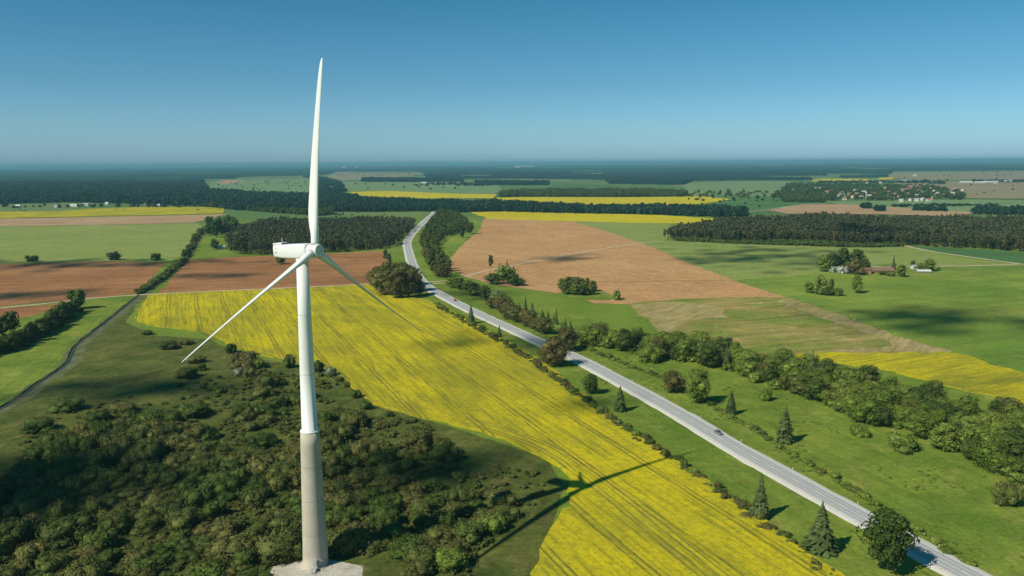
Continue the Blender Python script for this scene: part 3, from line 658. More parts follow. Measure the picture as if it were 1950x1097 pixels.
def scatter(px, sp, seed, jit=0.42):
    poly = np.array(G(px)); r = np.random.RandomState(seed); a, b_ = poly.min(0), poly.max(0)
    X, Y = np.meshgrid(np.arange(a[0], b_[0], sp), np.arange(a[1], b_[1], sp*0.87)); X = X+(np.arange(X.shape[0]) % 2)[:, None]*sp/2
    P = np.stack([X.ravel(), Y.ravel()], 1); P = P+r.uniform(-jit, jit, P.shape)*sp
    P = P[inside(P, poly)]
    Q = np.array([px_of((p[0], p[1], 0)) for p in P]) if len(P) else np.zeros((0, 2))
    return P[(Q[:, 0] > -60) & (Q[:, 0] < 2010)] if len(P) else P
VT = {}
def vnoise(X, Y, s, seed):
    T = VT.get(seed)
    if T is None: T = VT[seed] = np.random.RandomState(seed).rand(256, 256)
    x = X/s+500; y = Y/s+500; xi = np.floor(x).astype(int); yi = np.floor(y).astype(int); fx = x-xi; fy = y-yi
    fx = fx*fx*(3-2*fx); fy = fy*fy*(3-2*fy); g = lambda a, b_: T[a % 256, b_ % 256]
    return (g(xi, yi)*(1-fx)+g(xi+1, yi)*fx)*(1-fy)+(g(xi, yi+1)*(1-fx)+g(xi+1, yi+1)*fx)*fy
def wood(name, P, kinds, hr, w, mats, label, cat, seed, lod=2, trunk=True, nv=5):
    """one mass of trees nobody could count"""
    r = np.random.RandomState(seed); Vs = []; Fs = []; Ts = []; Ms = []; b_ = 0
    for p in P:
        kd = kinds[r.randint(len(kinds))]; Vc, Fc, T = bank(kd, r.randint(nv), lod); h0, w0 = H0[kd]
        h = r.uniform(*hr)*float(0.70+0.55*vnoise(p[0], p[1], 38.0, 11)); ww = w*r.uniform(0.7, 1.35)*(0.6+0.4*h/hr[1]); a = r.uniform(0, 6.28); c, s = math.cos(a), math.sin(a)
        V = Vc; Fx = Fc; mi = np.zeros(len(Fc), np.int32)
        if T is not None and trunk and kd == 'pine':
            if not hasattr(T, 'tri'): T.tri = np.array([(f[0], f[i], f[i+1]) for f in T.F for i in range(1, len(f)-1)]); T.vv = np.array(T.V)
            V = np.vstack([Vc, T.vv]); Fx = np.vstack([Fc, T.tri+len(Vc)]); mi = np.concatenate([mi, np.ones(len(T.tri), np.int32)])
        V2 = np.stack([(V[:, 0]*c-V[:, 1]*s)*ww/w0+p[0], (V[:, 0]*s+V[:, 1]*c)*ww/w0+p[1], V[:, 2]*h/h0], 1)
        Vs.append(V2); Fs.append(Fx+b_); Ts.append(np.full(len(V2), r.rand())); Ms.append(mi); b_ += len(V2)
    me = mesh_from(name, np.vstack(Vs), np.vstack(Fs), mats, midx=np.concatenate(Ms), tint=np.concatenate(Ts))
    return tag(link(name, me), label, cat, None, 'stuff')

# -- single trees and bushes, each with its own look
for a in [
 ('spruce', 1494, 842, 772, 42, 'needle', 'largest spruce standing on the grass right of the road'),
 ('spruce', 1392, 789, 741, 27, 'needle', 'small spruce right of the road beside the round tree'),
 ('deciduous', 1327, 768, 704, 42, 'leaf_green', 'round green tree with a dark shadow right of the road'),
 ('deciduous', 1279, 748, 706, 34, 'leaf_brown', 'brownish tree beside the round green tree right of the road'),
 ('spruce', 1181, 783, 733, 32, 'needle', 'dark spruce between the yellow crop and the road, the nearer one'),
 ('deciduous', 1127, 750, 713, 26, 'leaf_dark', 'small dark tree between the yellow crop and the road'),
 ('spruce', 897, 616, 579, 18, 'needle', 'dark spruce at the crop edge just past the red car'),
 ('spruce', 951, 641, 617, 11, 'needle', 'slim little spruce at the crop edge in the shade'),
 ('deciduous', 1057, 697, 642, 50, 'leaf_brown', 'brown-leaved tree leaning over the road edge'),
 ('deciduous', 1078, 668, 626, 40, 'leaf_brown', 'reddish-brown tree just beyond the road among the belt'),
 ('deciduous', 1040, 690, 662, 26, 'leaf_brown', 'low brown tree left of the one leaning over the road'),
 ('pine', 934, 523, 485, 12, 'pine_needle', 'tallest lone pine beside the pale track over the ploughed field'),
 ('spruce', 966, 533, 493, 15, 'needle', 'taller pointed spruce in the clump beside the ploughed field'),
 ('spruce', 951, 533, 499, 13, 'needle', 'shorter pointed spruce in the clump beside the ploughed field'),
 ('spruce', 978, 536, 503, 13, 'needle', 'rightmost spruce in the clump beside the ploughed field'),
 ('deciduous', 960, 540, 506, 40, 'leaf_green', 'round light green tree inside the clump beside the ploughed field'),
 ('deciduous', 938, 541, 520, 30, 'leaf_dark', 'dark bushy tree on the left of the clump beside the ploughed field'),
 ('deciduous', 980, 544, 522, 30, 'leaf_dark', 'dark bushy tree on the right of the clump beside the ploughed field'),
 ('shrub', 1174, 571, 553, 18, 'leaf_green', 'single round bush on the ploughed field right of the grove'),
 ('deciduous', 880, 453, 434, 11, 'leaf_dark', 'small dark tree on the bright meadow beyond the roadside trees'),
 ('deciduous', 893, 446, 423, 20, 'leaf_dark', 'larger dark tree by the meadow corner beyond the roadside trees'),
 ('pine', 735, 507, 474, 11, 'pine_needle', 'tall pine at the right end of the brown field near the road'),
 ('pine', 742, 508, 482, 10, 'pine_needle', 'shorter pine at the right end of the brown field near the road'),
 ('deciduous', 536, 503, 489, 22, 'leaf_green', 'light green bush tree on the brown field under the nacelle'),
 ('deciduous', 408, 475, 455, 14, 'leaf_dark', 'dark round tree beside the small shed left of the pine wood'),
 ('shrub', 64, 498, 486, 22, 'leaf_dark', 'leftmost of three round bushes at the far edge of the brown field'),
 ('shrub', 219, 495, 479, 26, 'leaf_dark', 'middle of three round bushes at the far edge of the brown field'),
 ('shrub', 296, 496, 482, 22, 'leaf_dark', 'rightmost of three round bushes at the far edge of the brown field'),
 ('deciduous', 150, 588, 551, 38, 'leaf_green', 'large light green tree ending the dark hedge by the pale track'),
 ('deciduous', 1541, 558, 537, 17, 'leaf_green', 'leftmost tree of the small group on the green meadow'),
 ('deciduous', 1562, 562, 524, 25, 'leaf_green', 'tallest tree of the small group on the green meadow'),
 ('deciduous', 1574, 563, 545, 22, 'leaf_dark', 'low dark tree in the small group on the green meadow'),
 ('deciduous', 1583, 553, 530, 9, 'leaf_olive', 'thin sparse tree in the small group on the green meadow'),
 ('shrub', 1594, 563, 548, 24, 'leaf_green', 'round bush at the right of the small meadow group'),
 ('deciduous', 1631, 558, 523, 20, 'leaf_green', 'lone tall oval tree on the green meadow below the farmstead'),
 ('shrub', 1459, 762, 740, 26, 'leaf_green', 'small round bush alone on the grass above the spruce'),
 ('shrub', 1627, 828, 808, 18, 'leaf_green', 'left of two small bushes on the grass below the tree belt'),
 ('shrub', 1641, 832, 810, 24, 'leaf_green', 'right of two small bushes on the grass below the tree belt'),
 ('shrub', 1722, 857, 829, 56, 'leaf_green', 'broad low bush on the grass below the tree belt'),
 ('shrub', 1920, 960, 918, 50, 'leaf_olive', 'round bush on the grass near the right edge of the photo'),
 ('shrub', 1234, 689, 658, 36, 'leaf_green', 'round bright bush at the near side of the tree belt'),
 ('spruce', 1447, 985, 900, 44, 'needle', 'spruce left of the road, the farthest of the nearest three'),
 ('spruce', 1562, 1050, 955, 70, 'needle', 'big dark spruce left of the road, middle of the nearest three'),
 ('deciduous', 1690, 1085, 975, 90, 'leaf_dark', 'big dark tree left of the road, nearest of all'),
]: ppx(*a)
# grove on the ploughed field
for i, (x, yb, yt, w) in enumerate([(1072, 552, 530, 24), (1085, 548, 527, 26), (1100, 550, 528, 26), (1115, 550, 529, 24), (1130, 555, 535, 20), (1078, 560, 540, 24), (1096, 562, 541, 26), (1112, 563, 545, 22), (1127, 561, 544, 20)]):
    ppx('deciduous', x, yb, yt, w, ['leaf_green', 'leaf_dark', 'leaf_olive'][i % 3], ['leftmost tree at the back of the oval grove', 'dark tree second from left at the back of the oval grove', 'olive tree in the back middle of the oval grove', 'green tree second from right at the back of the oval grove', 'dark rightmost tree of the oval grove', 'olive front left tree of the oval grove', 'green tree in the front middle of the oval grove', 'dark front tree right of the middle of the oval grove', 'olive front right tree of the oval grove'][i], 'trees of the oval grove on the ploughed field')
sheet('grove_grass', [(1058, 560), (1090, 552), (1140, 553), (1175, 566), (1160, 572), (1110, 571), (1075, 568)], 0.24, M['grass'], seed=50)
# brown copse beside the bend
for i, (x, yb, yt, w) in enumerate([(724, 553, 508, 40), (742, 545, 499, 44), (768, 545, 500, 44), (788, 555, 510, 36), (735, 562, 515, 40), (756, 568, 512, 48), (778, 566, 516, 42), (797, 562, 530, 28), (716, 545, 512, 26)]):
    ppx('deciduous', x, yb, yt, w, ['leaf_brown', 'leaf_olive', 'leaf_brown'][i % 3], ['brownish tree at the left side of the copse by the road bend', 'olive tree, rearmost at the left of the copse by the bend', 'brownish tree at the back right of the copse by the bend', 'brownish tree at the right side of the copse by the bend', 'olive tree at the front left of the copse by the crop edge', 'largest brownish tree at the front middle of the copse', 'brownish tree at the front right of the copse', 'small olive tree between the copse and the road', 'small brownish tree at the far left of the copse by the brown field'][i], 'trees of the brown copse at the road bend', lod=0)
# farmstead trees
for x, yb, yt, w, mt, lb in [(1566, 517, 486, 26, 'leaf_green', 'leftmost bright green tree of the farmstead clump'), (1583, 513, 481, 28, 'leaf_dark', 'dark tree second from left in the farmstead clump'), (1606, 512, 472, 30, 'leaf_dark', 'tallest tree in the middle of the farmstead clump'), (1634, 512, 475, 34, 'leaf_dark', 'tall broad tree at the right of the farmstead clump'), (1629, 523, 493, 30, 'leaf_brown', 'brown tree standing in front of the farmstead clump'), (1646, 518, 492, 20, 'leaf_dark', 'small dark tree at the right end of the farmstead clump'), (1716, 527, 504, 22, 'leaf_green', 'round green tree beside the pointed spruce at the farmstead'), (1738, 510, 496, 9, 'leaf_dark', 'narrow dark tree behind the little white-roofed shed'), (1752, 514, 500, 13, 'leaf_green', 'small tree between the white-roofed sheds'), (1770, 516, 493, 24, 'leaf_green', 'rightmost large round tree of the farmstead')]:
    ppx('deciduous', x, yb, yt, w, mt, lb)
ppx('spruce', 1701, 515, 485, 13, 'needle', 'pointed spruce standing alone right of the long red barn')
for x, yb, yt, w, mt, lb in [(1588, 519, 507, 16, 'blossom', 'white blossoming bush left of the farmhouse'), (1603, 521, 507, 18, 'blossom', 'larger white blossoming bush next to the farmhouse wall'), (1697, 526, 516, 18, 'leaf_olive', 'olive bush in front of the long red barn'), (1682, 523, 516, 14, 'leaf_dark', 'dark low bush in front of the long red barn'), (1787, 514, 507, 8, 'leaf_green', 'tiny bush at the right end of the farmstead')]:
    ppx('shrub', x, yb, yt, w, mt, lb)

# -- isolated bushes on the rough pasture left of the tower
for x, yb, yt, w, mt, lb in [
 (280, 637, 629, 20, 'leaf_dark', 'small dark bush on the bare patch at the crop corner'), (323, 664, 650, 34, 'leaf_dark', 'flat dark bush left of the low blade tip, above the pasture'),
 (357, 656, 647, 22, 'leaf_brown', 'small brown bush just above the low blade tip'), (439, 672, 654, 17, 'leaf_dark', 'small round dark bush at the crop edge right of the blade tip'),
 (550, 700, 675, 22, 'leaf_dark', 'round dark bush at the crop edge just left of the tower'), (607, 708, 686, 20, 'leaf_dark', 'dark bush at the crop edge hidden partly behind the tower'),
 (630, 714, 699, 21, 'leaf_silver', 'pale silvery bush just right of the tower'), (462, 700, 670, 50, 'leaf_brown', 'wide brownish bush in the middle of the pasture'),
 (492, 701, 682, 24, 'leaf_green', 'light green bush right of the wide brownish one'), (455, 716, 700, 22, 'leaf_silver', 'pale bush in front of the wide brownish one'),
 (475, 719, 698, 26, 'leaf_olive', 'olive bush in front of the wide brownish one'), (355, 719, 699, 40, 'leaf_olive', 'sprawling olive bush below the low blade tip'),
 (385, 705, 692, 18, 'leaf_dark', 'small bush right of the sprawling olive one'), (372, 690, 678, 34, 'leaf_olive', 'low grey-green bush right of the blade tip'),
 (418, 748, 735, 18, 'leaf_dark', 'tiny dark bush alone in the pasture'), (235, 784, 767, 48, 'leaf_olive', 'wide low olive bush in the dark pasture'),
 (130, 781, 758, 60, 'leaf_dark', 'widest dark bush in the shaded pasture on the left'), (190, 800, 782, 38, 'leaf_dark', 'dark bush below the wide low olive one'),
 (75, 820, 797, 64, 'leaf_dark', 'low spreading dark bush near the left edge of the pasture'), (370, 792, 768, 56, 'leaf_dark', 'broad dark bush at the upper edge of the scrub'),
 (317, 810, 786, 52, 'leaf_dark', 'dark bush at the scrub edge left of the broad one'), (678, 758, 742, 20, 'leaf_dark', 'small dark bush on the crop edge right of the tower'),
 (697, 779, 763, 22, 'leaf_dark', 'second small dark bush on the crop edge right of the tower'), (741, 793, 784, 14, 'leaf_dark', 'tiny dark bush at the tip of the scrub by the crop')]:
    ppx('shrub', x, yb, yt, w, mt, lb)
# -- rows
def row(kind, pts, sp, hr, wr, mats, label, group, seed, off=1.5, lod=None):
    L_ = smooth_line(G(pts), 1.0); s = np.concatenate([[0], np.cumsum(np.linalg.norm(np.diff(L_, axis=0), axis=1))]); r = random.Random(seed); u = 0
    while u < s[-1]:
        x = np.interp(u, s, L_[:, 0])+r.uniform(-off, off); y = np.interp(u, s, L_[:, 1])+r.uniform(-off, off); D = math.hypot(x, y)
        h = r.uniform(*hr); mk = r.choice(mats)
        lb = label if isinstance(label, str) else say(kind, h, mk, label[0], label[1], x, y)
        plant(kind, x, y, h, r.uniform(*wr), M[mk], lb, group, (0 if D < 600 else 1) if lod is None else lod)
        u += sp*r.uniform(0.7, 1.4)*(1 if lod is None else 1)
row('deciduous', [(-60, 690), (0, 672), (45, 655), (85, 632), (120, 610), (142, 594)], 6.0, (9, 13), (8, 11), ['leaf_dark', 'leaf_dark', 'leaf_olive'], ('tree in the left meadow hedge', [(20, 'at the edge of the photo'), (80, 'in its middle'), (9999, 'near the large light green end tree')]), 'trees of the hedge along the left meadow', 1, 2.5)
row('deciduous', [(-60, 660), (-10, 645), (30, 632)], 7.0, (11, 15), (10, 13), ['leaf_dark'], 'dark leafy tree in the thick hedge along the left meadow', 'trees of the hedge along the left meadow', 2, 2.5)
row('shrub', [(266, 559), (290, 544), (318, 524), (335, 510), (352, 497)], 7.5, (3.5, 6.5), (6, 9), ['leaf_green', 'leaf_olive', 'leaf_dark'], 'bush in the hedge along the ditch between the two brown fields', 'bushes along the ditch between the brown fields', 3, 1.5)
row('deciduous', [(355, 490), (366, 468), (376, 452), (388, 441)], 22, (6, 9), (8, 11), ['leaf_dark', 'leaf_olive'], 'bushy tree along the far end of the ditch', 'trees along the far ditch', 4, 3)
row('shrub', [(832, 582), (930, 640), (1000, 680), (1100, 752), (1130, 775), (1200, 822), (1300, 888), (1360, 930), (1480, 1018)], 4.6, (1.0, 3.4), (2.6, 5.4), ['leaf_green', 'leaf_olive', 'leaf_brown', 'leaf_dark'], ('bush between crop and road', [(960, 'near the slim little spruce'), (1060, 'near the leaning brown tree'), (1160, 'near the small dark tree'), (1260, 'just past the nearer spruce'), (1380, 'where the blade shadow crosses'), (9999, 'near the bottom of the photo')]), 'bushes between the crop and the road', 5, 2.2)
row('shrub', [(1105, 660), (1180, 690), (1267, 724), (1330, 755), (1385, 790), (1440, 822), (1500, 860), (1560, 895), (1700, 985), (1840, 1072)], 6.0, (0.9, 2.2), (2.6, 4.6), ['leaf_green', 'leaf_olive', 'leaf_green'], ('bush in the thin hedge line', [(1200, 'close to the tree belt'), (1300, 'left of the brownish tree'), (1400, 'near the small spruce'), (1510, 'near the largest spruce'), (1620, 'below the largest spruce'), (9999, 'near the bottom right')]), 'bushes of the thin hedge line right of the road', 6, 1.2)
row('deciduous', [(862, 548), (885, 552), (915, 565), (945, 578), (975, 592)], 9.0, (8, 11), (9, 12), ['leaf_green', 'leaf_dark', 'leaf_silver', 'leaf_olive'], 'leafy tree at the far end of the belt beyond the red car', 'trees of the belt beyond the red car', 7, 3.0)
row('deciduous', [(940, 588), (975, 605), (1010, 622), (1045, 640)], 9.0, (8, 11), (9, 12), ['leaf_brown', 'leaf_olive', 'leaf_brown'], 'olive-brown tree in the belt beside the road below the grove', 'olive-brown trees of the belt beside the road', 8, 2.5)
row('spruce', [(990, 590), (1030, 606), (1065, 624), (1090, 640)], 9.0, (5, 13), (3, 6), ['needle'], 'dark pointed conifer behind the olive-brown trees by the road', 'conifers behind the olive-brown trees', 9, 2.5)
def fringe(pts, sp, off, hr, w, mat, label, seed, name='brush'):
    L_ = smooth_line(G(pts), sp); r = np.random.RandomState(seed); P = [q+r.normal(size=2)*off for q in L_ if r.rand() < 0.8]
    P = [p for p in P if px_of((p[0], p[1], 0))[1] < 1150]
    wood(name, P, ['shrub'], hr, w, [M[mat]], label, 'brush', seed, lod=1)
fringe([(832, 582), (930, 640), (1000, 680), (1100, 752), (1130, 775), (1200, 822), (1300, 888), (1360, 930), (1480, 1018), (1600, 1110)], 1.5, 1.3, (0.6, 1.6), 2.6, 'leaf_olive', 'low tangled brush along the edge of the yellow crop', 71)
fringe([(1105, 660), (1180, 690), (1267, 724), (1330, 755), (1385, 790), (1440, 822), (1500, 860), (1560, 895), (1700, 985), (1840, 1072)], 1.3, 0.7, (0.5, 1.2), 2.3, 'leaf_green', 'low continuous growth under the thin hedge line', 72)
fringe([(-60, 690), (0, 672), (45, 655), (85, 632), (120, 610), (150, 590)], 2.5, 3.0, (2.0, 5.0), 6, 'leaf_dark', 'dense undergrowth beneath the left meadow hedge', 73)
fringe([(266, 560), (290, 545), (318, 525), (335, 511), (352, 498), (366, 470), (386, 442)], 3, 1.5, (1.0, 3.0), 4, 'leaf_olive', 'rough brush lining the far ditch', 74)
TP = scatter([(860, 590), (1100, 700), (1300, 815), (1480, 930), (1800, 1120), (2000, 1160), (2000, 960), (1750, 850), (1500, 745), (1300, 700), (1100, 660), (950, 600)], 3.2, 77, 0.9)
dr_ = np.array([np.min(np.hypot(RL[:, 0]-p[0], RL[:, 1]-p[1])) for p in TP]); qn = vnoise(TP[:, 0], TP[:, 1], 16, 41)*0.6+vnoise(TP[:, 0], TP[:, 1], 5, 42)*0.4
TP = TP[(dr_ > 8.5) & (qn > 0.60)]; print('tussocks', len(TP))
wood('tussock', TP, ['shrub'], (0.2, 0.55), 1.5, [M['leaf_green']], 'tussocks of taller grass and weeds on the road verges', 'grass', 78, lod=2)
# belt on the right
belt = [(1090, 645), (1180, 652), (1260, 654), (1340, 668), (1420, 692), (1500, 706), (1600, 724), (1700, 748), (1800, 775), (1960, 812), (2050, 840), (2050, 1000), (1950, 925), (1870, 892), (1800, 858), (1750, 832), (1650, 808), (1600, 788), (1530, 754), (1450, 734), (1400, 712), (1330, 694), (1260, 688), (1200, 672), (1120, 658)]
BP = scatter(belt, 8.0, 21); BR = np.random.RandomState(3)
print('belt', len(BP))
for p in BP:
    h = BR.uniform(6.5, 12.5); sp_ = BR.rand() < 0.035
    if sp_: plant('spruce', p[0], p[1], BR.uniform(13, 17), 6, M['needle'], 'dark pointed spruce rising above the long green tree belt', 'spruces rising above the tree belt')
    else:
        mk = ['leaf_green', 'leaf_green', 'leaf_green', 'leaf_olive', 'leaf_dark'][BR.randint(5)]
        lb = say('deciduous', h, mk, 'tree in the long belt', [(1160, 'just right of the leaning brown tree'), (1230, 'left of the round bright bush'), (1290, 'below the pale straw patch'), (1360, 'above the round green tree'), (1420, 'below the stubble field'), (1480, 'above the largest spruce'), (1540, 'left of the yellow corner'), (1600, 'at the left tip of the yellow corner'), (1660, 'above the two small bushes'), (1710, 'in front of the yellow corner'), (1760, 'above the broad low bush'), (1820, 'right of the broad low bush'), (1880, 'below the right end of the yellow corner'), (9999, 'at the right edge of the photo')], p[0], p[1])
        plant('deciduous', p[0], p[1], h, h*BR.uniform(0.85, 1.15), M[mk], lb, 'trees of the long belt along the right meadow', 0)
EP = [p for p in scatter(belt, 9.5, 22)]
wood('undergrowth', EP, ['shrub'], (3.0, 5.0), 7.0, [M['leaf_green']], 'low leafy undergrowth filling the long green tree belt', 'undergrowth', 5, lod=1)
# roadside wood beyond the bend
RP = scatter([(812, 498), (826, 528), (852, 533), (858, 520), (838, 495), (830, 470), (846, 452), (885, 442), (893, 428), (868, 412), (846, 407), (832, 412), (814, 440), (802, 462)], 8.5, 31)
print('roadside', len(RP)); RP = sorted(RP, key=lambda p: p[1])
for p in RP[:120]:
    kd = 'pine' if BR.rand() < 0.5 else 'deciduous'; h = BR.uniform(10, 15); mk = ['leaf_dark', 'leaf_brown', 'leaf_dark', 'leaf_olive'][BR.randint(4)]
    v_ = px_of((p[0], p[1], 0))[1]; place = [t for lim, t in ((425, 'at its far end'), (445, 'beside the yellow band'), (465, 'beside the bright meadow'), (490, 'opposite the pine wood'), (512, 'opposite the brown copse'), (999, 'at its near end')) if v_ < lim][0]
    lb = '%s %s %s in the roadside wood, %s' % ('tall' if h > 12.5 else 'short', COL_W[mk], 'pine' if kd == 'pine' else 'leafy tree', place)
    plant(kd, p[0], p[1], h, BR.uniform(6, 9), M[mk], lb, 'trees lining the road bend', 1)
if len(RP) > 120: wood('roadside_wood', RP[120:], ['pine', 'deciduous'], (10, 15), 8, [M['leaf_dark'], M['pine_bark']], 'far end of the narrow dark wood lining the road', 'wood', 6, lod=2)
# pine woods
LP = scatter([(432, 478), (450, 486), (520, 487), (640, 481), (728, 475), (752, 466), (775, 446), (790, 432), (780, 427), (600, 428), (500, 433), (470, 440), (440, 455)], 7.2, 41)
LP = sorted(LP, key=lambda p: p[1]); print('left wood', len(LP))
for p in LP[:115]:
    h = BR.uniform(13, 18); mk = 'pine_needle' if BR.rand() < 0.6 else 'leaf_dark'
    plant('pine', p[0], p[1], h, BR.uniform(5, 8), M[mk], say('pine', h, mk, 'pine edging the wood', [(515, 'left of the nacelle'), (565, 'behind the nacelle'), (640, 'behind the rotor hub'), (700, 'right of the rotor hub'), (9999, 'near the bend of the road')], p[0], p[1]), 'pines at the near edge of the wood behind the turbine', 1)
wood('pine_wood', LP[115:], ['pine', 'pine', 'spruce'], (14, 19), 7.5, [M['pine_needle'], M['pine_bark']], 'dense dark pine wood behind the turbine nacelle', 'wood', 7)
FP = scatter([(1265, 456), (1350, 461), (1450, 462), (1500, 463), (1640, 467), (1720, 468), (1760, 470), (1870, 475), (2000, 484), (2000, 426), (1500, 423), (1400, 429), (1290, 440)], 8.6, 42)
FQ = np.array([px_of((p[0], p[1], 0))[1] for p in FP]); FX = np.array([px_of((p[0], p[1], 0))[0] for p in FP])
front = FQ - np.interp(FX, [1265, 1350, 1500, 1720, 1870, 2000], [456, 461, 463, 468, 475, 484])
o_ = np.argsort(-front); FP = FP[o_]; print('right wood', len(FP))
for p in FP[:115]:
    h = BR.uniform(13, 18); mk = 'pine_needle' if BR.rand() < 0.7 else 'leaf_brown'
    plant('pine', p[0], p[1], h, BR.uniform(5.5, 8.5), M[mk], say('pine', h, mk, 'pine edging the right wood', [(1400, 'at its left tip'), (1540, 'above the shaded olive field'), (1680, 'above the farmstead clump'), (1790, 'where the pale track leaves the wood'), (9999, 'above the dark green field')], p[0], p[1]), 'pines at the near edge of the right wood', 1)
wood('pine_wood', FP[115:], ['pine', 'pine', 'pine', 'deciduous'], (14, 19), 9.0, [M['pine_needle'], M['pine_bark']], 'large dense pine wood across the right side', 'wood', 8)
YP = scatter([(1268, 458), (1360, 463), (1500, 468), (1650, 472), (1725, 470), (1700, 464), (1500, 461), (1350, 458)], 5.0, 43)
wood('young_trees', YP, ['shrub'], (2.5, 6.5), 6.5, [M['leaf_dark']], 'low young growth along the near edge of the right wood', 'thicket', 9, lod=2)
# clump left of the pine wood
for x, yb, yt, w, mt in [(398, 448, 426, 22, 'leaf_dark'), (412, 452, 420, 26, 'leaf_dark'), (428, 450, 424, 26, 'leaf_brown'), (446, 446, 418, 26, 'leaf_dark'), (418, 436, 412, 26, 'leaf_green'), (437, 434, 410, 26, 'leaf_dark'), (436, 463, 442, 20, 'leaf_green'), (398, 432, 412, 20, 'leaf_dark'), (455, 470, 440, 22, 'leaf_brown')]:
    ppx('deciduous', x, yb, yt, w, mt, 'tree in the loose clump at the left end of the pine wood', 'trees of the loose clump left of the pine wood')
# scrub in the foreground
scrub = [(-60, 940), (0, 925), (60, 868), (110, 835), (180, 822), (250, 805), (300, 800), (380, 800), (440, 790), (455, 760), (475, 740), (520, 732), (560, 738), (615, 742), (640, 768), (690, 795), (740, 800), (800, 825), (840, 865), (890, 905), (960, 950), (960, 1010), (900, 1060), (860, 1180), (-100, 1180)]
SP = scatter(scrub, 6.8, 51, 0.55)
SP = SP[vnoise(SP[:, 0], SP[:, 1], 19, 21)*0.6+vnoise(SP[:, 0], SP[:, 1], 9, 22)*0.4 > np.interp(SP[:, 1], [225, 300, 350, 400], [0.26, 0.36, 0.52, 0.60])]
dpad = np.hypot((SP[:, 0]-TX-4)/1.5, SP[:, 1]-TY+8); SP = SP[dpad > 12.5]
d1 = sorted(SP, key=lambda p: (p[0]**2+p[1]**2)); left_ = 298-COUNT['shrub']; print('scrub', len(SP), 'individual', left_)
r_ = np.random.RandomState(8); clump = {}
def mass_shrub(p): 
    q = math.sin(p[0]*0.09+1.3)+math.sin(p[1]*0.13+p[0]*0.05); return q
for p in d1[:left_]:
    k = mass_shrub(p); h = min(7.5, 2.0+r_.gamma(2.0, 1.0))*(1.2 if k > 0 else 0.85); mt = (['leaf_olive', 'leaf_olive', 'leaf_green', 'leaf_olive', 'leaf_dark'] if k > -0.1 else ['leaf_dark', 'leaf_olive', 'leaf_dark', 'leaf_olive', 'leaf_brown'])[r_.randint(5)]
    plant('shrub', p[0], p[1], h, h*r_.uniform(1.3, 1.9), M[mt], say('shrub', h, mt, 'shrub in the scrub', [(120, 'at the bottom left corner of the photo'), (220, 'near the bottom left corner'), (320, 'far left of the tower foot'), (400, 'well left of the tower foot'), (480, 'left of the tower foot'), (560, 'close left of the gravel pad'), (660, 'just behind the tower foot'), (760, 'close right of the tower foot'), (860, 'right of the tower foot'), (9999, 'near the crop under the tower shadow')], p[0], p[1]), 'shrubs of the dense scrub around the tower', 0)
rest = d1[left_:]
rr_ = np.random.RandomState(9); w1 = [p for p in rest if mass_shrub(p)+rr_.normal()*0.8 > -0.1]; ids = {id(p) for p in w1}; w2 = [p for p in rest if id(p) not in ids]
if w1: wood('scrub', w1, ['shrub'], (2.2, 7.5), 9.0, [M['leaf_olive']], 'dense olive-green scrub farther from the foot of the tower', 'scrub', 10, lod=0)
w3 = w2[::7]; w2 = [p for i, p in enumerate(w2) if i % 7]
if w2: wood('scrub', w2, ['shrub'], (2.2, 7.0), 8.0, [M['leaf_dark']], 'dark green scrub mixed through the far part of the thicket', 'scrub', 11, lod=0)
if w3: wood('scrub', w3, ['shrub'], (2.0, 5.4), 7.0, [M['leaf_brown']], 'brown-leaved scrub mixed through the far part of the thicket', 'scrub', 12, lod=0)
UG = [p for p in scatter(scrub, 2.6, 52, 0.7) if vnoise(p[0], p[1], 9, 25) > np.interp(p[1], [260, 340], [0.35, 0.62]) and math.hypot((p[0]-TX-4)/1.5, p[1]-TY+8) > 13]
wood('bramble', UG, ['shrub'], (0.5, 1.9), 3.2, [M['leaf_olive']], 'low bramble and saplings covering the ground under the scrub', 'undergrowth', 13, lod=1)
pasture = [(20, 850), (100, 800), (200, 765), (330, 735), (440, 715), (520, 700), (640, 712), (700, 772), (850, 815), (1000, 872), (1040, 930), (960, 1030), (700, 1000), (300, 900)]
HB = scatter(pasture, 4.6, 55, 0.8); HB = HB[(vnoise(HB[:, 0], HB[:, 1], 22, 31)*0.65+vnoise(HB[:, 0], HB[:, 1], 6, 32)*0.35) > 0.52]
HB = [p for p in HB if math.hypot((p[0]-TX-4)/1.5, p[1]-TY+8) > 13]
wood('sapling', HB, ['shrub'], (0.4, 1.9), 2.8, [M['leaf_olive']], 'small scattered saplings and tussocks on the rough pasture', 'undergrowth', 14, lod=1)
print('counts', COUNT)

# -- far woods
def fw(px, sp, hr, w, label, seed, name='far_wood', keep=1.0, mat='wood_far'):
    P = scatter(px, sp, seed); r = np.random.RandomState(seed); P = P[r.rand(len(P)) < keep]; print(name, len(P))
    if len(P): wood(name, P, ['deciduous'], hr, w, [M[mat]], label, 'wood', seed, lod=2, trunk=False)
fw([(-60, 391), (130, 386), (250, 389), (390, 393), (450, 401), (600, 405), (600, 376), (480, 372), (400, 366), (388, 352), (200, 350), (-60, 350)], 17, (13, 20), 19, 'broad dark blue-green wood filling the far left', 61)
fw([(380, 394), (450, 400), (600, 412), (640, 409), (600, 398), (450, 390)], 11, (8, 14), 12, 'lighter row of leafy trees before the far left wood', 62, mat='leaf_dark')
fw([(600, 404), (700, 404), (800, 403), (880, 405), (950, 404), (1100, 407.5), (1250, 409.5), (1400, 415), (1425, 412), (1415, 405), (1250, 400), (1100, 398), (1000, 394), (940, 391), (880, 390), (800, 388), (700, 384), (640, 372), (610, 368)], 10, (12, 18), 12, 'long dark wood strip crossing between the yellow bands', 63)
